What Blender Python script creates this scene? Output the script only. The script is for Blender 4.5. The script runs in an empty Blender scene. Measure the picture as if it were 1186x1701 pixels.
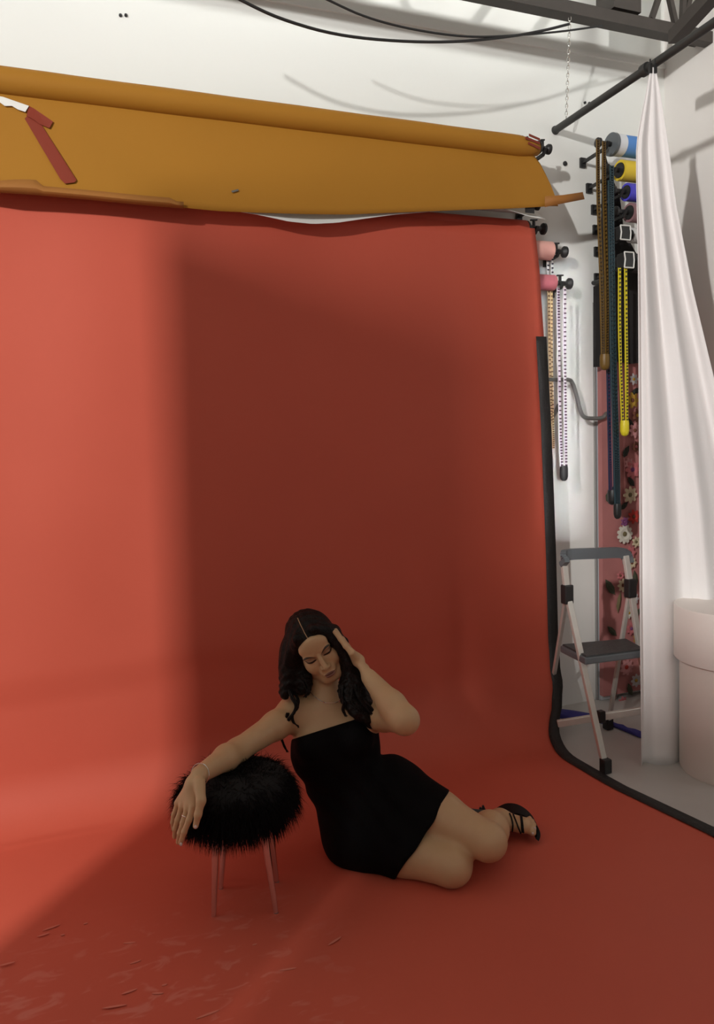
import bpy, bmesh, math, random
import numpy as np
from mathutils import Vector, Matrix
from mathutils.bvhtree import BVHTree
random.seed(7); rng = np.random.default_rng(7)
S = bpy.context.scene; COL = S.collection
PI = math.pi

# ------------------------------------------------------------------ camera
F = 1280.0; YAW = math.radians(21.5); PIT = math.radians(5.05); ROL = math.radians(2.0); H = 1.35
cd = bpy.data.cameras.new('camera'); cam = bpy.data.objects.new('camera', cd); COL.objects.link(cam)
cam.location = (0, 0, H)
Rm = Matrix.Rotation(-YAW, 3, 'Z') @ Matrix.Rotation(PI/2-PIT, 3, 'X') @ Matrix.Rotation(-ROL, 3, 'Z')
cam.rotation_euler = Rm.to_euler()
cd.sensor_fit = 'HORIZONTAL'; cd.sensor_width = 36.0; cd.lens = F/1186*36; cd.clip_start = .05
S.camera = cam
R = np.array(Rm); C = np.array([0, 0, H]); FW = np.array([math.sin(YAW), math.cos(YAW), 0]); RT = np.array([math.cos(YAW), -math.sin(YAW), 0])

# ------------------------------------------------------------------ world, lamps, exposure
w = bpy.data.worlds.new('world'); S.world = w; w.use_nodes = True
bg = w.node_tree.nodes['Background']; bg.inputs[0].default_value = (1.0, .97, .90, 1); bg.inputs[1].default_value = .175
def area(name, loc, target, sx, sy, power, color=(1, 1, 1)):
    d = bpy.data.lights.new(name, 'AREA'); d.shape = 'RECTANGLE'; d.size = sx; d.size_y = sy; d.energy = power; d.color = color
    o = bpy.data.objects.new(name, d); COL.objects.link(o); o.location = loc
    o.rotation_euler = (Vector(target)-Vector(loc)).to_track_quat('-Z', 'Y').to_euler(); return o
area('window_light', (-3.8, -1.9, 3.6), (1.2, 2.6, 1.2), .11, .24, 345, (1, .985, .96))
area('overhead_fill', (1.0, -2.2, 3.5), (1.4, 2.6, 1.6), 2.6, 1.6, 5, (1, .95, .86))  # broad fill lamp added overhead, lifts the shade everywhere
area('side_window_light', (4.5, -.2, 2.5), (2.2, 3.0, 1.6), .5, 1.0, 8, (1, .98, .97))
area('upper_wall_fill', (1.4, 1.5, 3.45), (1.4, 3.15, 3.55), 3.0, .15, 7, (.98, 1, .97)).data.spread = math.radians(72)  # fill lamp added out of frame to brighten the upper wall
sh = area('daylight_gap', (-1.0, -2.5, 2.0), (2.33, 3.15, 1.55), .10, 1.3, .62, (.95, .97, 1)); sh.data.spread = math.radians(3)
S.view_settings.view_transform = 'Standard'; S.view_settings.look = 'None'
S.view_settings.exposure = 0.0; S.view_settings.gamma = 1.0; S.view_settings.use_curve_mapping = False

# ------------------------------------------------------------------ helpers
def ray(x, y): return R @ np.array([(x-593)/F, -(y-850.5)/F, -1.0])
def at(x, y, d): r = ray(x, y); return C+r*(d/(r@FW))
def atY(x, y, Y): r = ray(x, y); return C+r*(Y/r[1])
def fl(x, y, z=0.0): r = ray(x, y); return C+r*((z-H)/r[2])
def toL(p): p = np.asarray(p, float); return np.stack([p@RT, p@FW, p[..., 2]], -1)
def AL(x, y, d): return toL(at(x, y, d))
def toW(p): p = np.asarray(p, float); return p[..., :1]*RT+p[..., 1:2]*FW+p[..., 2:3]*np.array([0, 0, 1.0])

def mat(name, col, rough=.6, metal=0, noise=0.0, nscale=8, bump=0.0, bscale=60, spec=.5, sheen=0, trans=0, sub=0, detail=4):
    m = bpy.data.materials.new(name); m.use_nodes = True; nt = m.node_tree; b = nt.nodes['Principled BSDF']
    b.inputs['Base Color'].default_value = (*col, 1); b.inputs['Roughness'].default_value = rough; b.inputs['Metallic'].default_value = metal
    b.inputs['Specular IOR Level'].default_value = spec
    if sheen: b.inputs['Sheen Weight'].default_value = sheen
    if trans: b.inputs['Transmission Weight'].default_value = trans
    if sub: b.inputs['Subsurface Weight'].default_value = sub; b.inputs['Subsurface Radius'].default_value = (.012, .005, .003)
    if noise or bump:
        tc = nt.nodes.new('ShaderNodeTexCoord')
    if noise:
        n = nt.nodes.new('ShaderNodeTexNoise'); n.inputs['Scale'].default_value = nscale; n.inputs['Detail'].default_value = detail
        nt.links.new(tc.outputs['Object'], n.inputs['Vector'])
        mx = nt.nodes.new('ShaderNodeMix'); mx.data_type = 'RGBA'
        mx.inputs[6].default_value = (*[max(0, c*(1-noise)) for c in col], 1); mx.inputs[7].default_value = (*[min(1, c*(1+noise)) for c in col], 1)
        nt.links.new(n.outputs[0], mx.inputs[0]); nt.links.new(mx.outputs[2], b.inputs['Base Color'])
    if bump:
        n2 = nt.nodes.new('ShaderNodeTexNoise'); n2.inputs['Scale'].default_value = bscale; n2.inputs['Detail'].default_value = 3
        nt.links.new(tc.outputs['Object'], n2.inputs['Vector'])
        bp = nt.nodes.new('ShaderNodeBump'); bp.inputs['Strength'].default_value = bump; bp.inputs['Distance'].default_value = .01
        nt.links.new(n2.outputs[0], bp.inputs['Height']); nt.links.new(bp.outputs[0], b.inputs['Normal'])
    return m
M = {}
M['wall'] = mat('white_painted_wall', (.84, .845, .805), .8, noise=.04, nscale=1.3, bump=.12, bscale=9)
M['wallr'] = mat('warm_white_wall', (.80, .765, .73), .8, noise=.03, nscale=1.5, bump=.1, bscale=9)
M['floor'] = mat('grey_painted_concrete', (.50, .48, .45), .35, noise=.12, nscale=3, bump=.1, bscale=12)
M['black'] = mat('black_plastic', (.018, .018, .018), .45, noise=.2)
M['tape'] = mat('black_gaffer_tape', (.011, .010, .009), .6, noise=.25, nscale=20, bump=.3, bscale=120)
M['beam'] = mat('dark_brown_steel', (.045, .036, .030), .55, noise=.3, nscale=12)
M['pole'] = mat('dark_iron_pole', (.03, .03, .028), .5, noise=.2)
M['tan'] = mat('ochre_backdrop_paper', (.38, .170, .020), .6, noise=.05, nscale=3, bump=.15, bscale=5, spec=.2)
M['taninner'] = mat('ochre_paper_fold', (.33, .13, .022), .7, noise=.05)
M['redtape'] = mat('red_tape', (.23, .028, .010), .55, noise=.08)
M['whitepaper'] = mat('white_paper', (.8, .8, .76), .7, noise=.03)
M['curtain'] = mat('white_curtain_fabric', (.88, .85, .84), .85, noise=.03, nscale=4, bump=.1, bscale=200)
M['ped'] = mat('matte_white_pedestal', (.72, .64, .58), .6, noise=.04, nscale=2)
M['chrome'] = mat('chrome', (.75, .72, .70), .18, 1, noise=.04)
M['alu'] = mat('brushed_aluminium', (.74, .72, .66), .40, .45, noise=.08, nscale=30)
M['greyp'] = mat('grey_plastic', (.12, .135, .145), .35, noise=.12)
M['tread'] = mat('dark_ribbed_tread', (.04, .042, .042), .5, noise=.2, nscale=40, bump=.3, bscale=80)
M['gm'] = mat('grey_painted_metal', (.16, .155, .145), .4, .3, noise=.1)
M['fabblack'] = mat('black_fabric', (.012, .010, .010), .9, noise=.3, nscale=6, bump=.3, bscale=40)
M['dress'] = mat('black_dress_fabric', (.0028, .002, .0022), .8, noise=.3, nscale=20, bump=.15, bscale=150, spec=.10)
M['fur'] = mat('black_faux_fur', (.004, .0025, .0025), .75, noise=.3, nscale=30, spec=.12)
M['cush'] = mat('black_cushion_base', (.004, .003, .003), .9, noise=.3)
M['silver'] = mat('silver', (.9, .88, .84), .15, 1, noise=.03)
M['trim'] = mat('pale_grey_trim', (.55, .56, .58), .5, noise=.05)

def paper_red():
    m = mat('red_backdrop_paper', (.56, .098, .056), .62, bump=.10, bscale=4, spec=.35); nt = m.node_tree; b = nt.nodes['Principled BSDF']
    tc = nt.nodes.new('ShaderNodeTexCoord')
    n = nt.nodes.new('ShaderNodeTexNoise'); n.inputs['Scale'].default_value = 2.2; n.inputs['Detail'].default_value = 5
    nt.links.new(tc.outputs['Object'], n.inputs[0])
    mx = nt.nodes.new('ShaderNodeMix'); mx.data_type = 'RGBA'; mx.inputs[6].default_value = (.53, .088, .050, 1); mx.inputs[7].default_value = (.59, .106, .062, 1)
    nt.links.new(n.outputs[0], mx.inputs[0])
    # dusty scuffs on the floor part, strongest by the front left
    sp = nt.nodes.new('ShaderNodeSeparateXYZ'); nt.links.new(tc.outputs['Object'], sp.inputs[0])
    def mr(src, a, b_, c=0., d=1.):
        q = nt.nodes.new('ShaderNodeMapRange'); q.interpolation_type = 'SMOOTHSTEP'
        q.inputs[1].default_value = a; q.inputs[2].default_value = b_; q.inputs[3].default_value = c; q.inputs[4].default_value = d
        nt.links.new(src, q.inputs[0]); return q.outputs[0]
    def mul(a, b_):
        q = nt.nodes.new('ShaderNodeMath'); q.operation = 'MULTIPLY'; nt.links.new(a, q.inputs[0])
        if isinstance(b_, float): q.inputs[1].default_value = b_
        else: nt.links.new(b_, q.inputs[1])
        return q.outputs[0]
    n2 = nt.nodes.new('ShaderNodeTexNoise'); n2.inputs['Scale'].default_value = 9; n2.inputs['Detail'].default_value = 6; n2.inputs['Distortion'].default_value = 1.5
    mp = nt.nodes.new('ShaderNodeMapping'); mp.inputs['Rotation'].default_value = (0, 0, -.5); mp.inputs['Scale'].default_value = (1, 2.2, 1)
    nt.links.new(tc.outputs['Object'], mp.inputs[0]); nt.links.new(mp.outputs[0], n2.inputs[0])
    mask = mul(mul(mul(mr(n2.outputs[0], .54, .68), mr(sp.outputs[1], 2.35, 1.95)), mr(sp.outputs[2], .05, .01)), mr(sp.outputs[0], .75, .35))
    mk = mul(mask, .20)
    m2 = nt.nodes.new('ShaderNodeMix'); m2.data_type = 'RGBA'; m2.inputs[7].default_value = (.80, .40, .34, 1)
    nt.links.new(mk, m2.inputs[0]); nt.links.new(mx.outputs[2], m2.inputs[6]); nt.links.new(m2.outputs[2], b.inputs['Base Color'])
    return m
M['red'] = paper_red()

class MB:
    def __init__(s): s.v = []; s.f = []; s.m = []
    def add(s, v, f, mi=0):
        o = len(s.v); s.v += [tuple(map(float, p)) for p in v]; s.f += [tuple(i+o for i in q) for q in f]; s.m += [mi]*len(f); return s
    def box(s, c, sz, rot=None, mi=0, bev=0):
        hx, hy, hz = [q/2 for q in sz]; P = []
        for z in (-hz, hz):
            for x, y in ((-hx, -hy), (hx, -hy), (hx, hy), (-hx, hy)): P.append(Vector((x, y, z)))
        if rot is not None: P = [rot @ p for p in P]
        P = [p+Vector(c) for p in P]
        return s.add(P, [(3, 2, 1, 0), (4, 5, 6, 7), (0, 1, 5, 4), (1, 2, 6, 5), (2, 3, 7, 6), (3, 0, 4, 7)], mi)
    def beam(s, a, b, wx, wz, up=(0, 0, 1), mi=0):
        a = Vector(a); b = Vector(b); t = (b-a).normalized(); side = t.cross(Vector(up)).normalized(); u = side.cross(t)
        P = [q+side*sx*wx/2+u*sz*wz/2 for q in (a, b) for sx, sz in ((-1, -1), (1, -1), (1, 1), (-1, 1))]
        return s.add(P, [(0, 1, 2, 3), (7, 6, 5, 4), (0, 4, 5, 1), (1, 5, 6, 2), (2, 6, 7, 3), (3, 7, 4, 0)], mi)
    def tube(s, path, r, n=10, mi=0, flat=None):
        P = [Vector(p) for p in path]; k = len(P); rs = r if hasattr(r, '__len__') else [r]*k
        t0 = (P[1]-P[0]).normalized(); ref = Vector((0, 0, 1)) if abs(t0.z) < .9 else Vector((1, 0, 0))
        u = t0.cross(ref).normalized(); V = []
        for i in range(k):
            t = (P[min(i+1, k-1)]-P[max(i-1, 0)]).normalized(); u = (u-t*u.dot(t)).normalized(); w_ = t.cross(u)
            for j in range(n):
                a = 2*PI*j/n; V.append(P[i]+(u*math.cos(a)+w_*math.sin(a)*(flat or 1))*rs[i])
        Fc = [(i*n+j, i*n+(j+1) % n, (i+1)*n+(j+1) % n, (i+1)*n+j) for i in range(k-1) for j in range(n)]
        Fc += [tuple(range(n-1, -1, -1)), tuple((k-1)*n+j for j in range(n))]
        return s.add(V, Fc, mi)
    def lathe(s, prof, org, axis=(0, 0, 1), n=32, mi=0):
        ax = Vector(axis).normalized(); u = ax.orthogonal().normalized(); w_ = ax.cross(u); o = Vector(org); V = []
        for r, h in prof:
            for j in range(n):
                a = 2*PI*j/n; V.append(o+ax*h+(u*math.cos(a)+w_*math.sin(a))*r)
        k = len(prof); Fc = [(i*n+j, i*n+(j+1) % n, (i+1)*n+(j+1) % n, (i+1)*n+j) for i in range(k-1) for j in range(n)]
        Fc += [tuple(range(n-1, -1, -1)), tuple((k-1)*n+j for j in range(n))]
        return s.add(V, Fc, mi)
    def grid(s, G, mi=0):
        G = np.asarray(G); a, b = G.shape[:2]; V = G.reshape(-1, 3)
        return s.add(V, [(i*b+j, i*b+j+1, (i+1)*b+j+1, (i+1)*b+j) for i in range(a-1) for j in range(b-1)], mi)
    def build(s, name, mats, parent=None, smooth=True, origin=None, thick=0, off=0, bevel=0, auto=None):
        me = bpy.data.meshes.new(name); V = s.v
        me.from_pydata(V, [], s.f)
        for m_ in (mats if isinstance(mats, (list, tuple)) else [mats]): me.materials.append(m_)
        me.polygons.foreach_set('material_index', s.m)
        o = bpy.data.objects.new(name, me); COL.objects.link(o)
        if not thick and not off:
            bm = bmesh.new(); bm.from_mesh(me); bmesh.ops.recalc_face_normals(bm, faces=bm.faces); bm.to_mesh(me); bm.free()
        if origin is not None:
            me.transform(Matrix.Translation(-Vector(origin))); o.location = origin
        if thick:
            md = o.modifiers.new('s', 'SOLIDIFY'); md.thickness = thick; md.offset = off
        if bevel:
            md = o.modifiers.new('b', 'BEVEL'); md.width = bevel; md.segments = 2; md.limit_method = 'ANGLE'
        if smooth:
            me.polygons.foreach_set('use_smooth', [True]*len(me.polygons))
            me.set_sharp_from_angle(angle=math.radians(auto or 40))
        if parent is not None:
            o.parent = parent; o.matrix_parent_inverse = Matrix.Identity(4)
            o.location = Vector(o.location)-root_loc(parent)
        return o
def root_loc(p):
    l = Vector((0, 0, 0))
    while p is not None: l = l+p.location; p = p.parent
    return l
def empty(name, loc, label, cat, group=None):
    o = bpy.data.objects.new(name, None); COL.objects.link(o); o.location = loc; o.empty_display_size = .1
    return tag(o, label, cat, group)
def tag(o, label=None, cat=None, group=None, kind=None):
    if label: o['label'] = label
    if cat: o['category'] = cat
    if group: o['group'] = group
    if kind: o['kind'] = kind
    return o
def struct(o): o['kind'] = 'structure'; return o
def curve_pts(pts, n):
    P = [np.array(p, float) for p in pts]; P = [2*P[0]-P[1]]+P+[2*P[-1]-P[-2]]; out = []
    m = len(P)-3
    for i in range(n):
        t = i/(n-1)*m; k = min(int(t), m-1); t -= k; a, b, c, d = P[k:k+4]
        out.append(.5*((2*b)+(-a+c)*t+(2*a-5*b+4*c-d)*t*t+(-a+3*b-3*c+d)*t**3))
    return out
def interp(pts, x):
    return float(np.interp(x, [p[0] for p in pts], [p[1] for p in pts]))

# ------------------------------------------------------------------ structure
WX, WY, CZ = 2.97, 3.15, 3.75
struct(MB().box((0, -.6, -.05), (6.6+.6, 8.1, .1)).build('floor', M['floor'], smooth=False))
struct(MB().box((-.25, WY+.06, CZ/2), (6.7, .12, CZ)).build('wall_back', M['wall'], smooth=False))
struct(MB().box((WX+.06, 2.75, CZ/2), (.12, .8, CZ)).build('wall_right', M['wallr'], smooth=False))
struct(MB().box((-.25, -.6, CZ+.05), (6.7, 8.1, .1)).build('ceiling', M['wall'], smooth=False))
# drywall seam ridge below the roof beam, and the pale vertical trim
struct(MB().beam((-.6, WY-.006, 3.13), (WX, WY-.006, 3.165), .012, .02).build('trim_1', M['wall']))
struct(MB().box((2.525, WY-.006, 1.0), (.008, .012, 2.0)).build('trim_2', mat('seam_grey', (.30, .29, .28), .7, noise=.1), smooth=False))
struct(MB().box((2.565, WY-.015, 1.0), (.06, .03, 2.0)).build('trim_3', M['trim'], bevel=.004))

# two unseen boards, added to block the window light and shape the shadow
def blocker_panel(a, b, h, lab, lean=0):
    a = Vector((*a, 0)); b = Vector((*b, 0)); c_ = (a+b)/2; d_ = b-a; rF = Matrix.Rotation(math.atan2(d_.y, d_.x), 3, 'Z')
    fb = empty('shadow_blocker', tuple(c_), lab, 'light blocker')
    sd_ = rF @ Vector((0, .015, 0)); h1, h2 = h; V = [q+sd_*k_+Vector((0, 0, z_)) for k_ in (-1, 1) for q, z_ in ((a, .03), (b, .03), (b, h2), (a+(b-a)*lean, h1), (a, h1*.64))]
    MB().add(V, [(0, 1, 2, 3, 4), (9, 8, 7, 6, 5)]+[(k_, k_+5, (k_+1) % 5+5, (k_+1) % 5) for k_ in range(5)]).build('blocker_board', M['fabblack'], fb, smooth=False)
    for k_ in (-.35, .35):
        q_ = c_+d_*k_; MB().box((q_.x, q_.y, .015), (.05, .5, .03), rF).build('blocker_foot', M['gm'], fb, smooth=False)
def LT(t, n): return (-3.8+.663*t+.749*n, -1.9+.749*t-.663*n)     # along and across the window light
blocker_panel(LT(3.0, -.03), LT(1.5, .20), (2.975, 3.29), 'tallest black board added to block light, out of frame far to the left', .08)
blocker_panel(LT(2.1, .30), LT(1.75, .95), (2.72, 2.70), 'second, lower black board added to block light, out of frame behind the camera')

# ------------------------------------------------------------------ roof beam
b = empty('roof_truss', (.9, 2.9, 3.14), 'dark brown steel roof truss along top right above the white wall', 'beam')
MB().beam((-.8, 2.87, 3.165), (WX, 2.87, 3.165), .05, .05).build('chord', M['beam'], b, smooth=False)
MB().beam((-.8, 2.93, 3.20), (WX, 2.93, 3.20), .05, .06).build('chord', M['beam'], b, smooth=False)
MB().beam((-.8, 2.9, 3.60), (WX, 2.9, 3.60), .1, .06).build('top_chord', M['beam'], b, smooth=False)
MB().box((2.50, 2.93, 3.42), (.15, .12, .40)).build('gusset_plate', M['beam'], b, smooth=False)
for x0, x1 in ((2.66, 2.80), (2.80, 2.66), (2.84, 2.84), (2.84, 2.95), (1.9, 2.2), (1.6, 1.9), (1.3, 1.0), (.7, 1.0)):
    MB().beam((x0, 2.9, 3.22), (x1+.02, 2.9, 3.6), .022, .022).build('web_bar', M['beam'], b, smooth=False)
pt = [at(1120, 62, 3.3), at(1186, -10, 3.0)]
b2 = MB().beam(pt[0], at(1230, -60, 2.8), .05, .05).build('roof_brace', M['beam'], smooth=False, origin=pt[0])
tag(b2, 'short dark steel brace leading from truss end towards the camera, top right corner', 'brace')

# cables
def cable(pts, r, lab):
    P = curve_pts([atY(x, y, Y) for x, y, Y in pts], 40)
    return tag(MB().tube(P, r, 8).build('cable', M['black'], origin=P[0]), lab, 'cable')
cable([(330, -40, 2.7), (400, 0, 2.7), (470, 32, 2.72), (560, 57, 2.74), (660, 68, 2.76), (760, 69, 2.78), (850, 60, 2.8), (905, 50, 2.82), (945, 40, 2.83)], .0055, 'thicker black cable sagging lowest across the top of the white wall')
cable([(500, -22, 2.7), (545, 0, 2.7), (600, 25, 2.72), (660, 43, 2.74), (730, 56, 2.76), (790, 61, 2.78), (850, 59, 2.8), (925, 53, 2.83), (1000, 43, 2.85)], .0042, 'thinner black cable running above the lowest one to the roof truss')

# ------------------------------------------------------------------ curtain pole, chain, clips
p0 = (2.312, WY, 2.79); p1 = (2.24, .9, 2.80)
b = empty('curtain_pole', p0, 'black iron curtain pole running from the back wall towards upper right', 'pole')
MB().tube([p0, (2.295, 2.5, 2.79), p1], .0165, 14).build('rod', M['pole'], b)
MB().lathe([(.02, 0), (.02, .006), (.017, .012), (.0, .012)], p0, (0, -1, 0), 20).build('wall_flange', M['pole'], b)
MB().tube([(2.295, 2.55, 2.79), (2.295, 2.52, 2.79)], .024, 14).build('collar', M['pole'], b)
a, c = np.array([2.19, 2.87, 3.142]), np.array([2.308, 3.06, 2.807])
mb = MB(); n = 26; t = Vector(c-a).normalized(); s1 = t.orthogonal().normalized(); s2 = t.cross(s1)
for i in range(n):
    ce = Vector(a+(c-a)*(i+.5)/n); u = s1 if i % 2 else s2; L = np.linalg.norm(c-a)/n
    pts = [ce+t*math.cos(q)*L*.68+u*math.sin(q)*L*.36 for q in np.linspace(0, 2*PI, 11)]
    mb.tube(pts, .0014, 5)
tag(mb.build('hanging_chain', M['silver'], origin=tuple(a)), 'thin silver chain hanging from the roof truss down to the pole end', 'chain')

# small screw bolts in the wall
for i, (x, y, lab) in enumerate([(200, 26, 'small dark screw at the top left of the white wall, left of its twin'), (209, 26, 'small dark screw at the top left of the white wall, right of its twin'),
    (867, 228, 'small dark screw just above the ochre roll end, left of its twin'), (875, 229, 'small dark screw just above the ochre roll end, right of its twin'),
    (971, 171, 'small dark screw under the black pole, left of its twin'), (978, 172, 'small dark screw under the black pole, right of its twin'), (938, 272, 'dark bolt in the white wall right of the ochre roll end')]):
    p = atY(x, y, WY); r = .006 if i < 6 else .011
    o = MB().lathe([(r, 0), (r, .006), (r*.5, .01), (0, .01)], p, (0, -1, 0), 10).build('wall_screw', M['black'], origin=tuple(p))
    tag(o, lab, 'screw', 'screws in the white wall')

# ------------------------------------------------------------------ red paper sweep
XR = [(0, 2.04), (1.2, 2.06), (1.9, 2.005), (2.3, 1.955), (2.54, 1.95), (2.75, 2.05), (2.9, 2.14), (3.2, 2.172), (3.6, 2.166), (4.5, 2.135), (5.2, 2.10)]  # right edge against arc length
Yw = 2.985
def sweep_profile(rad=.42):
    pts = []
    for Y in np.linspace(-1.2, Yw-rad, 40): pts.append((Y, .004))
    for q in np.linspace(0, PI/2, 22)[1:]: pts.append((Yw-rad+rad*math.sin(q), .004+rad*(1-math.cos(q))))
    for z in np.linspace(.004+rad, 2.28, 40)[1:]: pts.append((Yw, z))
    return pts
prof = sweep_profile()
def edgeX(Y, z):
    if z < .0045: return interp([(-1.2, 2.2), (1.2, 2.06), (1.9, 2.008), (2.3, 1.955), (2.56, 1.955)], Y)
    return interp([(.004, 1.955), (.05, 2.0), (.12, 2.09), (.2, 2.145), (.35, 2.165), (.8, 2.158), (1.4, 2.14), (1.8, 2.12), (2.1, 2.10), (2.28, 2.075)], z)
XL = -.62
bd = empty('red_backdrop', (.75, 2.98, 0), 'red seamless paper backdrop sweeping from its roll on the back wall down across the floor', 'backdrop')
G = []
Us = np.linspace(0, 1, 90); profs = [sweep_profile(.20+.22*u**2.5) for u in Us]
for k_, (Y0_, z0_) in enumerate(prof):
    xe = edgeX(Y0_, z0_); row = []
    for u_i, u in enumerate(Us):
        Y, z = profs[u_i][k_]
        x = XL+(xe-XL)*u; wv = 0.0
        if z > .3: wv = .006*math.sin(x*5+z*1.3)*min(1, (z-.3)/.4)*min(1, (2.28-z)/.3)+.003*math.sin(x*11-z*2)*min(1, (z-.3)/.4)
        zz = z+(.0025*math.sin(x*7+Y*3)+.0025 if z < .01 else 0)
        row.append((x, Y+wv-.02*(1-u)*(1 if z > .5 else 0), zz))
    G.append(row)
MB().grid(G).build('paper_sheet', M['red'], bd, thick=.0015, off=0, smooth=True)
mb = MB(); sc = mat('pale_scuff', (.62, .18, .125), .7, noise=.1)
for x, y, l, a_ in ((85, 1541, .05, .2), (72, 1553, .035, .1), (104, 1553, .012, 0), (12, 1601, .04, 0), (142, 1534, .012, 0), (215, 1566, .035, -.3), (423, 1569, .014, 0), (215, 1647, .04, .1), (262, 1650, .03, -.4), (273, 1636, .014, 0), (478, 1610, .045, -.2), (556, 1563, .05, .4), (345, 1685, .06, .1), (190, 1672, .06, -.2), (225, 1598, .03, .1)):
    c_ = fl(x, y, .0096); n_ = 9
    mb.add([c_+np.array([math.cos(q)*l/2*math.cos(a_)-math.sin(q)*.0035*math.sin(a_), math.cos(q)*l/2*math.sin(a_)+math.sin(q)*.0035*math.cos(a_), 0]) for q in np.linspace(0, 2*PI, n_+1)[:-1]], [tuple(range(n_))])
o = mb.build('scuff_marks', sc, bd, smooth=False, thick=.0006, off=1); o['kind'] = 'stuff'
# roll behind and above the sheet
MB().lathe([(.0, 0), (.045, 0), (.045, 2.68), (0, 2.68)], (XL, 3.045, 2.285), (1, 0, 0), 32).build('paper_roll', M['red'], bd)
# tape along the right edge
G = []
for (Y, z) in prof:
    if z > 1.82: continue
    xe = edgeX(Y, z); nrm = (0, -1) if z > .43 else None
    oy, oz = (-.010, 0) if z > .30 else ((-.006, .006) if z > .01 else (0, .009))
    G.append([(xe-.052, Y+oy, z+oz), (xe-.025, Y+oy*1.1, z+oz*1.1), (xe+.004, Y+oy, z+oz)])
o = MB().grid(G).build('edge_tape', M['tape'], bd, thick=.001, off=0); o['label'] = 'black tape along the right edge'

def knob(parent, p, ln=.07, r=.021, drop=False):
    """spindle, wing nut and round hand wheel on a roll end, pointing right (+x)"""
    mb = MB(); x, y, z = p
    mb.lathe([(.0, -.005), (.030, -.004), (.028, .004), (.012, .022), (.011, ln-.012), (.016, ln-.008), (r, ln), (r, ln+.010), (r*.6, ln+.016), (0, ln+.016)], p, (1, 0, 0), 20)
    mb.beam((x+ln*.45, y, z), (x+ln*.45, y, z+.035), .012, .008, (1, 0, 0)); mb.beam((x+ln*.25, y, z+.035), (x+ln*.65, y, z+.037), .01, .006)
    return mb.build('end_knob', M['black'], parent)
def bracket(parent, x, y, z):
    mb = MB(); mb.beam((x, WY-.002, z-.03), (x, y, z-.02), .014, .012); mb.beam((x, y, z-.022), (x, y-.022, z+.004), .014, .008); mb.box((x, WY-.006, z-.03), (.03, .012, .045))
    return mb.build('wall_bracket', M['black'], parent, smooth=False)
knob(bd, (2.075, 3.045, 2.300), .085, .026); bracket(bd, 2.12, 3.045, 2.300)

# ------------------------------------------------------------------ white roll under the ochre one
wb = empty('white_backdrop', (.75, 3.0, 2.38), 'white paper backdrop peeking out between the ochre sheet and the red paper', 'backdrop')
MB().lathe([(0, 0), (.04, 0), (.04, 2.69), (0, 2.69)], (XL, 3.06, 2.405), (1, 0, 0), 28).build('paper_roll', M['whitepaper'], wb)
bw = [(330, 346), (400, 352), (430, 357), (480, 368), (520, 372), (560, 370), (600, 364), (650, 357), (720, 351), (800, 345), (850, 350), (880, 360), (906, 364)]
G = []
for i in range(60):
    x = 330+(906-330)*i/59; b_ = atY(x, interp(bw, x), 2.90); row = []
    for v in np.linspace(0, 1, 8): row.append((b_[0], 3.02-.12*v**1.5, 2.405+(b_[2]-2.405)*v))
    G.append(row)
MB().grid(G).build('paper_sheet', M['whitepaper'], wb, thick=.0012, off=0)
p = atY(880, 348, 2.90); MB().box(p, (.045, .004, .03)).build('tape_tab', M['black'], wb, smooth=False)
knob(wb, (2.07, 3.06, 2.405), .07, .02); bracket(wb, 2.10, 3.06, 2.405)

# ------------------------------------------------------------------ ochre roll with its hanging sheet
tb = empty('ochre_backdrop', (.75, 2.95, 2.6), 'ochre brown paper backdrop roll at the top with a short sheet hanging from it', 'backdrop')
zt = 2.617; Yt = 2.97; Rr = .047
pf = [(0, 0), (Rr, 0)]+[(Rr+.0006*math.sin(i*1.7), .04+i*.13) for i in range(20)]+[(Rr, 2.60), (.040, 2.66), (.028, 2.705), (.018, 2.71), (0, 2.71)]
MB().lathe(pf, (XL, Yt, zt), (1, 0, 0), 40).build('paper_roll', M['tan'], tb, auto=60)
knob(tb, (2.09, Yt, zt+.006), .05, .022); bracket(tb, 2.115, Yt, zt)
mb = MB()
for (a_, q) in ((0, .3), (.7, -.3), (1.7, .15)):
    mb.beam((2.0+.03*q, Yt-.049, zt+.035-.02*a_), (2.075, Yt-.034, zt+.028-.022*a_), .010, .0015, (0, 1, 0))
o = mb.build('red_tape', M['redtape'], tb); o['label'] = 'red tape round the roll end'
botp = [(-80, 306), (0, 318), (60, 322), (150, 330), (230, 338), (300, 344), (360, 350), (430, 353), (500, 355), (580, 356), (650, 353), (780, 348), (850, 346), (900, 343), (912, 342)]
def tan_pt(px, v):
    yb = interp(botp, px); Yb = 2.885
    lo = atY(px, yb, Yb); z0 = zt-.01
    x = lo[0]; s_ = v
    Y = Yt+.0-(Rr*.9)*math.sin(min(1, s_*6)*PI/2)*.2-(Yt-Yb-.012)*s_**1.3
    return (x, Y, z0+(lo[2]-z0)*s_)
G = [[tan_pt(px, v) for v in np.linspace(0, 1, 14)] for px in np.linspace(-170, 890, 70)]
# rounded right end
for k, (px, vt) in enumerate([(898, .02), (906, .10), (913, .22), (919, .40), (924, .60), (927, .82), (928, 1.0)]):
    G.append([tan_pt(px, vt+(1-vt)*v) if vt < 1 else tan_pt(px, 1) for v in np.linspace(0, 1, 14)])
MB().grid(G).build('paper_sheet', M['tan'], tb, thick=.0012, off=0)
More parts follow.
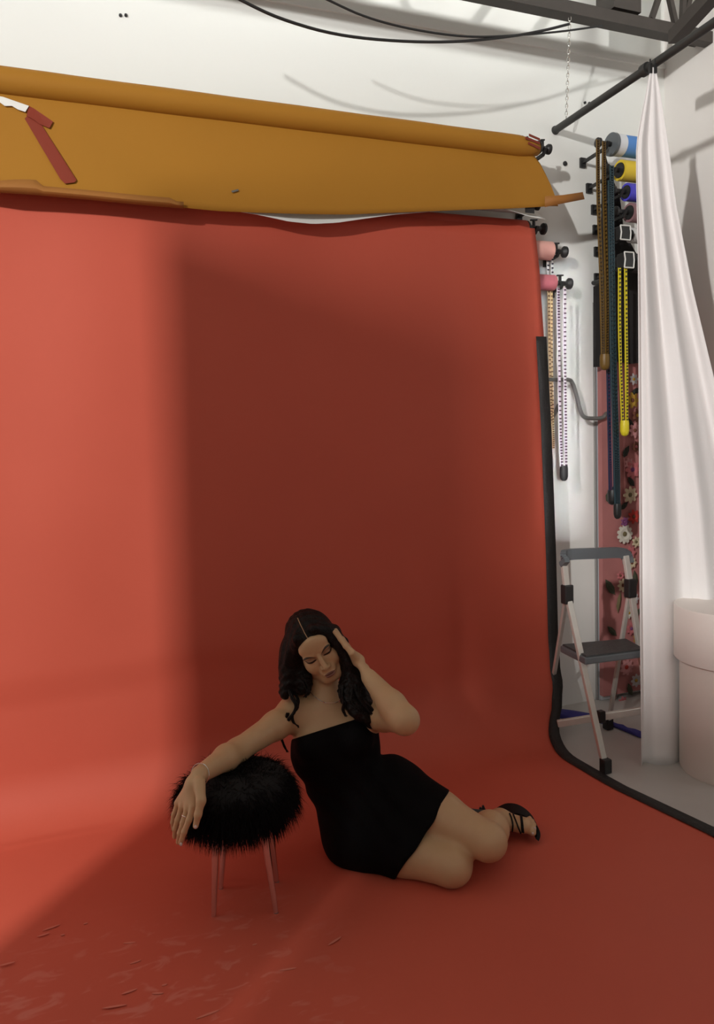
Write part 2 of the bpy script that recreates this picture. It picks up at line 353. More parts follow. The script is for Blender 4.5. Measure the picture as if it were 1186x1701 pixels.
# strips: curled lower fold, torn strip, red tape strokes and torn white label
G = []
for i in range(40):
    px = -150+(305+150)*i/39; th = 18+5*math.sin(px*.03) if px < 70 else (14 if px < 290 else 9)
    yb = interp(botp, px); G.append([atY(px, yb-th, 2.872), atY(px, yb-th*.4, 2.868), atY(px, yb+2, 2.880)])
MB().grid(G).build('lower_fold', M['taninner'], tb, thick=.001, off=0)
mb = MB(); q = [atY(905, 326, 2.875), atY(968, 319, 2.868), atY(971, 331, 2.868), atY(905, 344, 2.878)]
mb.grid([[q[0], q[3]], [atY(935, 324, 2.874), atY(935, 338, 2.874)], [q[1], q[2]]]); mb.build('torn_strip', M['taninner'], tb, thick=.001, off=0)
def decal(name, poly, Y0, m, parent, th=.001, lab=None):
    mb = MB(); P = [atY(x, y, Y0(x, y) if callable(Y0) else Y0) for x, y in poly]; mb.add(P, [tuple(range(len(P)))])
    o = mb.build(name, m, parent, smooth=False, thick=th, off=0)
    if lab: o['label'] = lab
    return o
def tanY(x, y):
    top = interp([(0, 165), (890, 270)], x); v = min(1, max(0, (y-top)/max(5, (interp(botp, x)-top)))); return tan_pt(x, v)[1]-.010
decal('tape_mark', [(41, 197), (50, 188), (60, 193), (127, 299), (124, 303), (108, 305), (100, 297)], tanY, M['redtape'], tb, lab='red tape stroke')
decal('tape_mark', [(48, 176), (56, 180), (88, 202), (82, 213), (66, 206), (58, 200), (44, 192)], lambda x, y: tanY(x, y)-.005, M['redtape'], tb, lab='red tape stroke')
decal('torn_label', [(-14, 158), (5, 161), (30, 170), (48, 176), (42, 186), (30, 182), (20, 176), (8, 176), (-3, 168), (-14, 166)], lambda x, y: tanY(x, y)-.009, M['whitepaper'], tb, lab='torn white paper scrap')
decal('smudge_mark', [(384, 317), (396, 314), (396, 317), (386, 320)], tanY, M['gm'], tb)

# ------------------------------------------------------------------ coloured rolls on the wall
def roll(name, lab, px, py, Y, r, colr, length=.26, left=False, band=None, ln=.07, group='paper rolls on wall brackets', kr=.022):
    p = atY(px, py, Y); m = mat(name+'_paper', colr, .55, noise=.05, nscale=4)
    t_ = empty(name, tuple(p), lab, 'paper roll', group)
    if left:   # left end visible, knob pointing left
        MB().lathe([(r*.75, 0.01), (r*.75, 0), (r, 0), (r, length), (0, length)], p, (1, 0, 0), 28).build('paper_roll', m, t_)
        mb = MB(); mb.lathe([(0, -.002), (r*.72, 0), (r*.72, .012), (0, .014)], p-np.array([.004, 0, 0]), (1, 0, 0), 24)
        mb.lathe([(.011, 0), (.011, ln-.01), (kr, ln), (kr, ln+.012), (kr*.5, ln+.016), (0, ln+.016)], p, (-1, 0, 0), 18)
        mb.build('end_knob', M['black'], t_)
        bracket(t_, p[0]-ln*.5, p[1], p[2])
        if band:
            bm_ = mat(name+'_band', band, .6, noise=.03)
            o = MB().lathe([(r+.001, 0), (r+.0015, .0), (r+.0015, .055), (r+.001, .055)], p, (1, 0, 0), 28).build('paper_band', bm_, t_); o['label'] = 'white wrapper band'
            MB().lathe([(r*.6, -.006), (r+.004, -.006), (r+.004, .010), (r*.6, .010)], p, (1, 0, 0), 28).build('end_ring', M['greyp'], t_)
    else:
        MB().lathe([(0, 0), (r, 0), (r, length), (r*.6, length+.002), (0, length+.002)], p-np.array([length, 0, 0]), (1, 0, 0), 28).build('paper_roll', m, t_)
        knob(t_, tuple(p), ln, kr); bracket(t_, p[0]+ln*.5, p[1], p[2])
    return t_
roll('pink_paper_roll', 'pale pink paper roll end peeking out beside the red backdrop top right', 914, 417, 3.06, .042, (.72, .38, .32), 2.6, ln=.075, kr=.026)
roll('rose_paper_roll', 'rose red paper roll end below the pale pink roll end', 919, 470, 3.07, .036, (.55, .16, .19), 2.6, ln=.085, kr=.026)
roll('blue_paper_roll', 'sky blue paper roll with white band, topmost by the curtain', 1016, 240, 2.98, .047, (.10, .28, .68), .20, True, (.75, .77, .80))
roll('yellow_paper_roll', 'bright yellow paper roll below the sky blue roll', 1029, 283, 2.97, .046, (.80, .58, .04), .20, True)
roll('royal_blue_paper_roll', 'royal blue paper roll below the yellow roll', 1040, 319, 2.96, .040, (.08, .07, .60), .20, True)
roll('mauve_paper_roll', 'dusky mauve paper roll below the royal blue roll', 1045, 353, 2.95, .043, (.30, .16, .17), .20, True)
roll('grey_paper_roll', 'pale grey paper roll below the mauve roll', 1047, 391, 2.95, .034, (.7, .7, .69), .20, True)
roll('black_paper_roll', 'black paper roll with yellow chain, lowest by the curtain', 1047, 437, 2.95, .044, (.02, .02, .02), .20, True)
# white outlined chain clutches on the last two rolls
for (x, y, Y, wd, ht, lab) in ((1032, 389, 2.89, .055, .062, 'square black chain clutch with white rim on the pale grey roll'), (1038, 434, 2.875, .052, .068, 'square black chain clutch with white rim above the yellow chain')):
    p = atY(x, y, Y); o = empty('chain_clutch', tuple(p), lab, 'clutch', 'white rimmed chain clutches')
    MB().box(p, (wd, .05, ht)).build('housing', M['black'], o, smooth=False, bevel=.004)
    mb = MB(); c4 = [p+np.array([sx*wd/2, -.027, sz*ht/2]) for sx, sz in ((-1, 1), (1, 1), (1.12, 0), (1, -1), (-1, -1), (-.8, .05), (-1, 1))]
    for i in range(6): mb.tube([c4[i], c4[i+1]], .0032, 6)
    mb.build('rim', M['whitepaper'], o)
# black fabric hanging behind the chains
poly = [(1004, 250), (1012, 280), (1030, 330), (1036, 380), (1044, 398), (1052, 412), (1062, 430), (1085, 450), (1085, 600), (1050, 604), (1030, 600), (1008, 602), (1000, 609), (990, 609), (990, 475), (1002, 468)]
mb = MB(); P = [atY(x, y, 3.06) for x, y in poly]; P2 = [atY(x, y, 3.06)+np.array([0, .02, 0]) for x, y in poly]; k = len(P)
mb.add(P+P2, [tuple(range(k)), tuple(range(2*k-1, k-1, -1))]+[(i, (i+1) % k, k+(i+1) % k, k+i) for i in range(k)])
tag(mb.build('black_cloth', M['fabblack'], smooth=False, origin=tuple(P[0])), 'black cloth hanging behind the gold and blue chains beside the curtain', 'cloth')

# chain loops
def chain_loop(lab, s1, s2, Y, colr, stud, pw, weight=None, pitch=.0135, rungs=False):
    mc = mat('chain_plastic', colr, .45, noise=.05); ms = mat('chain_stud', stud, .5, noise=.1)
    A = [atY(x, y, Y) for x, y in s1]; B = [atY(x, y, Y) for x, y in s2]
    o = empty('chain_loop', tuple(A[0]), lab, 'chain', 'roller chains on the paper rolls')
    for Pp in (A, B):
        n_ = 30; P = curve_pts(Pp, n_) if len(Pp) > 2 else [Pp[0]+(Pp[1]-Pp[0])*i/(n_-1) for i in range(n_)]
        mb = MB()
        for sx in (-1, 1):
            for i in range(n_-1): mb.beam(P[i]+np.array([sx*pw*.38, 0, 0]), P[i+1]+np.array([sx*pw*.38, 0, 0]), pw*.24, .005, (0, 1, 0))
        mb.beam(P[0]+np.array([0, .003, 0]), P[-1]+np.array([0, .003, 0]), pw*.8, .002, (0, 1, 0))
        mb.build('strand', mc, o, smooth=False)
        L = sum(np.linalg.norm(P[i+1]-P[i]) for i in range(n_-1)); m_ = int(L/pitch); mb = MB()
        for i in range(m_):
            t_ = (i+.5)/m_*(n_-1); j = min(int(t_), n_-2); c_ = P[j]+(P[j+1]-P[j])*(t_-j)
            mb.box(c_+np.array([0, -.002, 0]), (pw*(.9 if rungs else .5), .006, pitch*(.34 if rungs else .42)))
        st = mb.build('stud_row', ms, o, smooth=False); st['kind'] = 'stuff'
    if weight:
        p = (A[-1]+B[-1])/2+np.array([0, 0, -.03]); wm = M['black'] if weight == 'black' else mc
        hw = abs(A[-1][0]-B[-1][0])/2+pw*.6
        mb = MB(); mb.lathe([(0, .034), (hw*.9, .034), (hw, .02), (hw, -.015), (hw*.8, -.03), (hw*.4, -.037), (0, -.038)], p, (0, 0, 1), 16); mb.build('bottom_weight', wm, o)
    else:
        P = curve_pts([A[-1], (A[-1]+B[-1])/2+np.array([0, 0, -.03]), B[-1]], 10); MB().tube(P, pw*.35, 8).build('bottom_bend', mc, o)
    return o
chain_loop('white chain loop with dark studs and black weight hanging nearest the red backdrop', [(927, 478), (928, 560), (930, 690), (933, 775)], [(938, 478), (938, 600), (939, 690), (940, 775)], 3.0, (.80, .72, .78), (.07, .02, .05), .0125, 'black', rungs=True, pitch=.0165)
chain_loop('cream chain loop half hidden behind the red backdrop edge', [(911, 482), (912, 560), (914, 640), (916, 700)], [(916, 482), (916, 580), (918, 690), (919, 745)], 3.08, (.80, .62, .36), (.25, .14, .07), .011, None, rungs=True, pitch=.0165)
chain_loop('short white chain loop between the pale pink and rose roll ends', [(910, 430), (910, 452)], [(917, 428), (917, 456)], 3.08, (.78, .76, .76), (.03, .03, .05), .011, None, rungs=True, pitch=.018)
chain_loop('old gold chain loop, leftmost in front of the black cloth', [(993, 232), (994, 330), (999, 480), (1001, 590)], [(1003, 235), (1004, 330), (1008, 480), (1008, 590)], 2.90, (.16, .09, .016), (.05, .025, .006), .018, 'gold')
chain_loop('teal chain loop falling furthest, right of the old gold chain', [(1016, 275), (1017, 400), (1021, 600), (1026, 760), (1027, 838)], [(1013, 300), (1014, 400), (1017, 600), (1022, 760), (1024, 838)], 2.88, (.028, .060, .075), (.012, .03, .04), .021, 'black')
chain_loop('dark navy chain loop just behind the teal chain', [(1008, 520), (1011, 640), (1013, 760), (1014, 815)], [(1017, 520), (1019, 640), (1021, 760), (1022, 815)], 2.93, (.025, .035, .085), (.07, .02, .07), .019, 'black')
chain_loop('bright yellow chain loop hanging from the lowest black roll', [(1029, 445), (1029, 540), (1031, 620), (1034, 700)], [(1039, 432), (1040, 540), (1041, 620), (1041, 700)], 2.86, (.78, .66, .03), (.05, .035, .01), .0135, 'y', pitch=.0165)

# knobs that float by themselves in the photo belong to small rolls; one spare hook
o = empty('wall_hook', tuple(atY(985, 470, WY)), 'small black round hook on the wall left of the black cloth', 'hook')
MB().lathe([(.010, 0), (.010, .08), (.02, .09), (.02, .10), (0, .10)], atY(985, 470, WY), (0, -1, 0), 16).build('hook_peg', M['black'], o)

# bent grey handle bar
P = curve_pts([atY(*q) for q in ((905, 629, 3.15), (908, 630, 3.09), (925, 631, 3.08), (944, 631, 3.08), (951, 637, 3.08), (957, 655, 3.08), (964, 682, 3.08), (971, 693, 3.08), (985, 695, 3.08), (1000, 694, 3.08), (1006, 688, 3.09), (1008, 680, 3.15))], 60)
tag(MB().tube(P, .010, 12).build('handle_bar', M['gm'], origin=P[0]), 'bent grey metal bar fixed on the wall behind the chains', 'bar')
P = [atY(917, 694, 3.13), atY(922, 686, 3.09), atY(928, 673, 3.05)]
tag(MB().tube(P, .010, 12).build('hook_stub', M['gm'], origin=P[0]), 'short slanted grey hook below the bent bar beside the red paper', 'hook')

# ------------------------------------------------------------------ floral backdrop
def pc(x, y, Y=3.08): return atY(x, y, Y)
x0 = pc(1003, 700)[0]
fr = empty('floral_panel', (2.75, 3.1, 0), 'pink floral printed panel standing between the wall trim and the curtain', 'backdrop')
mfl = mat('pink_floral_ground', (.42, .16, .15), .8, noise=.22, nscale=7)
MB().box(((x0+WX-.01)/2, 3.11, .98), (WX-.01-x0, .03, 1.9)).build('panel_board', mfl, fr, smooth=False)
cols = {'white': (.62, .58, .50), 'cream': (.55, .45, .30), 'plum': (.18, .05, .15), 'red': (.40, .03, .02), 'rose': (.50, .14, .15), 'pink': (.55, .25, .25), 'leaf': (.05, .055, .03), 'dark': (.02, .022, .015), 'olive': (.14, .11, .05), 'gold': (.42, .25, .03), 'pale': (.45, .42, .42), 'brown': (.15, .05, .025)}
fm = {k: mat('print_'+k, v, .8, noise=.2, nscale=40) for k, v in cols.items()}
def flower(x, y, r, c, c2, npet=9):
    p = pc(x, y); R_ = r*3.7/1280; mb = MB()
    for i in range(npet):
        a_ = 2*PI*i/npet; d_ = np.array([math.cos(a_), 0, math.sin(a_)]); n_ = np.array([-math.sin(a_), 0, math.cos(a_)])
        L_ = [p+np.array([0, -.001, 0]), p+d_*R_*.55+n_*R_*.30+np.array([0, -.007, 0]), p+d_*R_+n_*R_*.12+np.array([0, -.004, 0]), p+d_*R_-n_*R_*.12+np.array([0, -.004, 0]), p+d_*R_*.55-n_*R_*.30+np.array([0, -.006, 0])]
        mb.add(L_, [(0, 1, 2, 3, 4)])
    mb.lathe([(R_*.3, 0), (R_*.25, .008), (0, .011)], p+np.array([0, .002, 0]), (0, -1, 0), 10, mi=1)
    mb.build('flower', [fm[c], fm[c2]], fr, smooth=False)
def leaf(x, y, l, a_, c, wd=.35):
    p = pc(x, y, 3.088); a_ = math.radians(a_); L_ = l*3.7/1280; d_ = np.array([math.cos(a_), 0, math.sin(a_)]); n_ = np.array([-math.sin(a_), 0, math.cos(a_)])
    o_ = [p-d_*L_/2, p-d_*L_*.2+n_*L_*wd*.45, p+d_*L_*.15+n_*L_*wd*.42, p+d_*L_/2, p+d_*L_*.15-n_*L_*wd*.42, p-d_*L_*.2-n_*L_*wd*.45]
    o_ = [q+np.array([0, -.003 if i in (0, 3) else -.001, 0]) for i, q in enumerate(o_)]
    MB().add(o_+[p+np.array([0, -.008, 0])], [(i, (i+1) % 6, 6) for i in range(6)]).build('leaf', fm[c], fr, smooth=False)
for a_ in [(1037, 887, 17, 'white', 'olive', 11), (1037, 867, 9, 'plum', 'plum', 7), (1052, 858, 13, 'red', 'brown', 7), (1046, 822, 15, 'cream', 'olive', 8), (1050, 780, 16, 'rose', 'plum', 8), (1044, 770, 10, 'pink', 'rose', 7),
           (1054, 715, 13, 'pink', 'brown', 8), (1050, 665, 14, 'gold', 'brown', 7), (1052, 630, 10, 'pale', 'gold', 7), (1058, 690, 12, 'brown', 'gold', 7), (1046, 918, 12, 'rose', 'brown', 7), (1034, 972, 12, 'cream', 'brown', 8),
           (1030, 956, 8, 'rose', 'brown', 7), (1052, 995, 11, 'pale', 'gold', 8), (1048, 1044, 12, 'rose', 'plum', 7), (1040, 1108, 15, 'pink', 'red', 9), (1056, 1130, 12, 'pale', 'gold', 8), (1034, 1165, 10, 'rose', 'red', 7),
           (1049, 935, 10, 'cream', 'brown', 7), (1056, 900, 10, 'cream', 'olive', 7), (1044, 1018, 10, 'white', 'gold', 8), (1058, 1060, 10, 'gold', 'olive', 7), (1050, 1180, 12, 'brown', 'rose', 7), (1056, 742, 10, 'brown', 'rose', 7)]: flower(*a_)
for a_ in [(1013, 975, 36, 125, 'leaf', .42), (1016, 1048, 28, 135, 'leaf', .4), (1013, 825, 26, 100, 'leaf', .8), (1019, 815, 22, 60, 'dark', .7), (1040, 750, 24, 60, 'dark', .5), (1048, 800, 22, 130, 'dark', .5), (1037, 840, 20, 40, 'dark', .5),
           (1028, 1000, 40, 80, 'olive', .25), (1055, 960, 30, 100, 'leaf', .4), (1026, 1085, 34, 95, 'brown', .2), (1058, 1020, 26, 60, 'leaf', .4), (1046, 1145, 26, 110, 'leaf', .45), (1022, 1150, 30, 85, 'brown', .2), (1056, 650, 22, 30, 'dark', .5), (1045, 700, 24, 140, 'dark', .4), (1043, 985, 24, 40, 'olive', .5)]: leaf(*a_)
# blue cloth on the floor at the foot of the wall
mbl = mat('deep_blue_cloth', (.045, .04, .24), .8, noise=.15, nscale=10)
pts = [fl(915, 1192), fl(1000, 1203), fl(1062, 1226), fl(1110, 1240)]; G = []
for i in range(24):
    P = curve_pts(pts, 24)[i]; bk = P+np.array([.02, .16, 0]); G.append([P+np.array([0, 0, .003]), P+np.array([0, .02, .014+.004*math.sin(i)]), (P+bk)/2+np.array([0, 0, .02+.004*math.sin(i*1.9)]), bk+np.array([0, 0, .004])])
tag(MB().grid(G).build('blue_cloth', mbl, origin=tuple(pts[0]), thick=.004, off=1), 'deep blue cloth strip lying on the floor behind the stepladder', 'cloth')

# ------------------------------------------------------------------ stepladder
sl = empty('stepladder', tuple(fl(985, 1250)), 'small folding aluminium stepladder with grey plastic handle and dark platform', 'stepladder')
JL = at(942, 985, 3.15); JR = at(1047, 975, 3.24); TL = at(936, 928, 3.15); TR = at(1039, 923, 3.26)
FA = fl(1006, 1279, .012); FB = fl(1010, 1207, .012)
wv = JR-JL; FA2 = FA+(FB-FA)*0+np.array([.36, .12, 0]); FB2 = fl(911, 1178, .012)
def rail(a_, b_, m=M['alu'], wd=.026, th=.018): return MB().beam(a_, b_, wd, th, (0, 1, 0)).build('rail', m, sl, smooth=False, bevel=.003)
rail(TL, JL); rail(JL, FA); rail(TR, JR)
rail(JR, FA2)
def leg(a_, b_): return MB().beam(a_, b_, .020, .014, (0, 1, 0)).build('rear_leg', M['alu'], sl, smooth=False, bevel=.003)
leg(JR, FB); leg(JL, FB2)
for a_ in (JL, JR): MB().beam(a_+np.array([0, 0, .035]), a_-np.array([0, 0, .045]), .042, .036, (0, 1, 0)).build('hinge_joint', M['black'], sl, smooth=False, bevel=.005)
for a_ in (FA, FB, FA2, FB2): MB().box(a_+np.array([0, 0, .018]), (.036, .036, .058)).build('rubber_foot', M['black'], sl, smooth=False, bevel=.004)
P = curve_pts([at(939, 938, 3.13), at(936, 926, 3.15), at(945, 921, 3.18), at(990, 919, 3.22), at(1028, 918, 3.26), at(1040, 923, 3.27), at(1044, 935, 3.27)], 40)
mb = MB()
for i in range(39): mb.beam(P[i], P[i+1]+(P[i+1]-P[i])*.15, .022, .045, (0, 0, 1))
mb.build('handle', M['greyp'], sl, smooth=False)
z = .46; q = [fl(930, 1072, z), fl(972, 1093, z), fl(1075, 1080, z), fl(1042, 1062, z)]
mb = MB(); V = q+[a_-np.array([0, 0, .03]) for a_ in q]; mb.add(V, [(0, 1, 2, 3), (7, 6, 5, 4), (0, 4, 5, 1), (1, 5, 6, 2), (2, 6, 7, 3), (3, 7, 4, 0)]); mb.build('platform', M['greyp'], sl, smooth=False, bevel=.006)
cq = sum(q)/4; mb = MB(); V = [cq+(a_-cq)*.95+np.array([0, 0, .001]) for a_ in q]; V += [cq+(a_-cq)*.93+np.array([0, 0, .006]) for a_ in q]
mb.add(V, [(4, 5, 6, 7), (0, 1, 5, 4), (1, 2, 6, 5), (2, 3, 7, 6), (3, 0, 4, 7)]); mb.build('tread_mat', M['tread'], sl, smooth=False)
MB().beam(at(926, 1202, 3.26), at(1080, 1178, 3.18), .02, .03, (0, 0, 1)).build('cross_bar', M['alu'], sl, smooth=False, bevel=.003)
MB().box(at(998, 1190, 3.2), (.03, .03, .05)).build('bar_joint', M['black'], sl, smooth=False, bevel=.004)

# ------------------------------------------------------------------ curtain
cu = empty('curtain', (2.3, 2.45, 0), 'white fabric curtain hanging in soft folds from a clip on the black pole', 'curtain')
rowsL = [(112, 1081), (150, 1074), (200, 1064), (240, 1057), (300, 1057), (430, 1060), (800, 1062), (1000, 1063), (1275, 1066)]
rowsR = [(112, 1089), (180, 1101), (240, 1110), (345, 1124), (480, 1150), (640, 1188), (850, 1235), (1275, 1300)]
G = []; NU = 120; NVv = 60
for j in range(NVv):
    y = 112+(1275-112)*(j/(NVv-1)); xl = interp(rowsL, y); xr = interp(rowsR, y); g = (y-112)/(1275-112); row = []
    dl = 3.10-.06*g; dr = 3.10-.02*g
    for i in range(NU):
        u = i/(NU-1); fw_ = min(1, g*3)
        p = at(xl+(xr-xl)*u, y, 1.0)-C   # direction only
        yb = y-(10*g)*min(1, u*1.5)
        off = fw_*(.030*math.sin(u**.8*2*PI*2.6+.9-1.2*g*u)+.006*math.sin(u*2*PI*6+g*2)*(.3+.7*g))*(1 if u > .0 else 0)+.05*fw_*min(1, u*2.2)
        row.append(at(xl+(xr-xl)*u, yb, dl+(dr-dl)*u+off))
    G.append(row)
MB().grid(G).build('curtain_cloth', M['curtain'], cu, thick=.002, off=0)
for dx, x in ((0, 1080), (1, 1088)):
    p = at(x, 114, 3.10); mb = MB(); mb.box(p+np.array([0, 0, .0]), (.010, .012, .035)); mb.tube([p+np.array([0, 0, .012]), p+np.array([0, 0, .035])], .003, 6)
    mb.build('curtain_clip', M['black'], cu, smooth=False)

# ------------------------------------------------------------------ pedestal
pcn = at(1137, 1200, 2.98)+RT*.215; pcn[2] = 0
pd = empty('pedestal', tuple(pcn), 'matte off-white round pedestal with a wider cap at the right edge', 'pedestal')
MB().lathe([(0, 0), (.215, 0), (.218, .01), (.218, .455), (0, .455)], pcn, (0, 0, 1), 72).build('pedestal_base', M['ped'], pd)
MB().lathe([(0, 0), (.238, 0), (.24, .003), (.24, .210), (.237, .214), (0, .214)], pcn+np.array([0, 0, .455]), (0, 0, 1), 72).build('pedestal_cap', mat('pedestal_cap_paint', (.78, .71, .66), .6, noise=.03), pd)
# ------------------------------------------------------------------ fur stool
SC = toW(np.array([-.385, 2.20, 0]))
st = empty('fur_stool', tuple(SC), 'round stool with shaggy black faux fur seat on thin chrome legs', 'stool')
def P2(x, y, d): return at(x, y, d)
cz = .335
pf = [(0, .045-.065), (.12, -.062), (.150, -.045), (.162, -.01), (.160, .025), (.14, .055), (.09, .075), (0, .082)]
MB().lathe(pf, SC+np.array([0, 0, cz]), (0, 0, 1), 40).build('seat_cushion', M['cush'], st)
feet = [fl(355, 1523, .006), fl(458.5, 1516, .006), fl(367, 1476, .006), fl(460, 1464, .006)]
tops = [at(359, 1370, 2.135), at(437, 1372, 2.15), at(373, 1370, 2.28), at(447, 1370, 2.27)]
for f_, t_ in zip(feet, tops):
    lg = MB().tube([t_, f_], [.0125, .007], 12).build('leg', M['chrome'], st)
    MB().lathe([(0, 0), (.0075, .001), (.0075, .006), (.006, .010), (0, .010)], np.array([f_[0], f_[1], 0]), (0, 0, 1), 12).build('foot_cap', M['gm'], lg)
MB().lathe([(0, -.004), (.13, -.004), (.13, .004), (0, .004)], SC+np.array([0, 0, cz-.066]), (0, 0, 1), 32).build('seat_base', M['black'], st)
def fur(n=11000):
    a = rng.uniform(0, 2*PI, n); t = rng.uniform(-1, 1, n)   # t: -1 bottom rim .. 1 top
    phi = np.where(t < 0, t*.9, t**1.0*1.45)
    rr = .150*np.cos(np.clip(phi, -1.2, 1.5))+.010; zz = .07*np.sin(phi)
    base = np.stack([rr*np.cos(a), rr*np.sin(a), zz+cz], 1)
    nrm = np.stack([np.cos(a)*np.cos(phi), np.sin(a)*np.cos(phi), np.sin(phi)*1.2], 1); nrm /= np.linalg.norm(nrm, axis=1, keepdims=True)
    L = rng.uniform(.035, .066, n)*np.where(phi > .8, .8, np.where(phi < -.2, 1.3, 1.0)); jit = rng.normal(0, .33, (n, 3))
    clump = np.stack([np.sin(a*9+zz*40), np.cos(a*11-zz*30), np.sin(a*7)], 1)*.28
    d = nrm+jit+clump; d /= np.linalg.norm(d, axis=1, keepdims=True)
    K = 5; V = []; side = np.cross(d, [0, 0, 1.0]); side /= np.linalg.norm(side, axis=1, keepdims=True)+1e-9; w2 = np.cross(side, d)
    P = base.copy(); dd = d.copy(); wds = [1, .9, .65, .35, .04]
    rad = rng.uniform(.0009, .0016, n)[:, None]
    for k in range(K):
        for j in range(3):
            an = 2*PI*j/3; V.append(P+(side*math.cos(an)+w2*math.sin(an))*rad*wds[k])
        dd = dd+np.array([0, 0, -.42]); dd /= np.linalg.norm(dd, axis=1, keepdims=True); P = P+dd*(L/(K-1))[:, None]
    V = np.stack(V, 1)+SC  # n, K*3, 3
    V = V.reshape(-1, 3); off = (np.arange(n)*K*3)[:, None, None]
    q = np.array([(k*3+j, k*3+(j+1) % 3, (k+1)*3+(j+1) % 3, (k+1)*3+j) for k in range(K-1) for j in range(3)])
    return V, (off+q[None]).reshape(-1, 4)
def mesh_np(name, V, Q, m, parent=None, smooth=True, attr=None):
    me = bpy.data.meshes.new(name); me.vertices.add(len(V)); me.vertices.foreach_set('co', np.asarray(V, np.float32).ravel())
    k = Q.shape[1]; me.loops.add(Q.size); me.loops.foreach_set('vertex_index', Q.astype(np.int32).ravel())
    me.polygons.add(len(Q)); me.polygons.foreach_set('loop_start', np.arange(0, Q.size, k, dtype=np.int32)); me.polygons.foreach_set('use_smooth', np.full(len(Q), smooth))
    me.update(); me.validate(); me.materials.append(m)
    for nm, arr in (attr or {}).items():
        at_ = me.attributes.new(nm, 'FLOAT_VECTOR', 'POINT'); at_.data.foreach_set('vector', np.asarray(arr, np.float32).ravel())
    o = bpy.data.objects.new(name, me); COL.objects.link(o)
    if parent is not None:
        o.parent = parent; o.location = -root_loc(parent)
    return o
V, Q = fur(); o = mesh_np('fur', V, Q, M['fur'], st); o['kind'] = 'stuff'

# ------------------------------------------------------------------ implicit modelling: smooth unions on a grid, then surface nets
def axis_coords(lo, hi, step, fine):
    """coordinates with finer spacing inside the listed (a, b, step) intervals"""
    xs = [lo]
    while xs[-1] < hi:
        x = xs[-1]; h = step
        for a, b, hs in fine:
            if a-1e-6 <= x < b: h = min(h, hs)
        xs.append(x+h)
    return np.array(xs, np.float32)
class Field:
    def __init__(s, xs, ys, zs): s.x, s.y, s.z = xs, ys, zs; s.F = np.full((len(xs), len(ys), len(zs)), .5, np.float32)
    def sub(s, lo, hi):
        i = [slice(max(0, np.searchsorted(c, l)-1), np.searchsorted(c, h)+1) for c, l, h in zip((s.x, s.y, s.z), lo, hi)]
        return tuple(i), s.x[i[0]][:, None, None], s.y[i[1]][None, :, None], s.z[i[2]][None, None, :]
    def put(s, prim, k=.02, op='u'):
        f, lo, hi = prim; mg = k+.012
        i, X, Y, Z = s.sub(np.array(lo)-mg, np.array(hi)+mg); A = s.F[i]
        if A.size == 0: return
        D = f(X, Y, Z).astype(np.float32)
        if op == 'u':
            h = np.maximum(k-np.abs(A-D), 0)/k; s.F[i] = np.minimum(A, D)-h*h*k*.25
        else:  # subtract
            h = np.maximum(k-np.abs(A+D), 0)/k; s.F[i] = np.maximum(A, -D)+h*h*k*.25
    def cut(s, f, k=.004):   # intersect with half space f<0 everywhere
        D = f(s.x[:, None, None], s.y[None, :, None], s.z[None, None, :]); h = np.maximum(k-np.abs(s.F-D), 0)/k; s.F = (np.maximum(s.F, D)+h*h*k*.25).astype(np.float32)
    def nets(s):
        F_ = s.F; ins = F_ < 0; nx, ny, nz = F_.shape
        c = np.zeros((nx-1, ny-1, nz-1), np.uint8)
        for a in (0, 1):
            for b in (0, 1):
                for d in (0, 1): c += ins[a:nx-1+a, b:ny-1+b, d:nz-1+d]
        act = np.argwhere((c > 0) & (c < 8)); idx = np.full((nx-1, ny-1, nz-1), -1, np.int32); idx[tuple(act.T)] = np.arange(len(act))
        acc = np.zeros((len(act), 3)); cnt = np.zeros(len(act)); co = (s.x, s.y, s.z)
        for ax in range(3):
            o1, o2 = [q for q in range(3) if q != ax]
            for u in (0, 1):
                for v in (0, 1):
                    p = act.copy(); p[:, o1] += u; p[:, o2] += v; q = p.copy(); q[:, ax] += 1
                    a = F_[tuple(p.T)]; b = F_[tuple(q.T)]; m = (a < 0) != (b < 0); t = np.where(m, a/np.where(m, a-b, 1), 0)
                    pos = np.stack([co[e][p[:, e]] for e in range(3)], 1).astype(float); pos[:, ax] += t*(co[ax][q[:, ax]]-co[ax][p[:, ax]])
                    acc += pos*m[:, None]; cnt += m
        V = acc/cnt[:, None]; quads = []
        for ax in range(3):
            o1, o2 = [(1, 2), (2, 0), (0, 1)][ax]
            sl0 = [slice(None)]*3; sl1 = [slice(None)]*3; sl0[ax] = slice(0, -1); sl1[ax] = slice(1, None)
            a = ins[tuple(sl0)]; b = ins[tuple(sl1)]; e = np.argwhere(a != b); e = e[(e[:, o1] > 0) & (e[:, o2] > 0) & (e[:, o1] < F_.shape[o1]-1) & (e[:, o2] < F_.shape[o2]-1)]
            fl_ = a[tuple(e.T)]
            def g(d1, d2): q = e.copy(); q[:, o1] -= d1; q[:, o2] -= d2; return idx[tuple(q.T)]
            q = np.stack([g(1, 1), g(0, 1), g(0, 0), g(1, 0)], 1); q[~fl_] = q[~fl_][:, ::-1]; quads.append(q)
        return V, np.concatenate(quads)
def V3(p): return np.asarray(p, float)
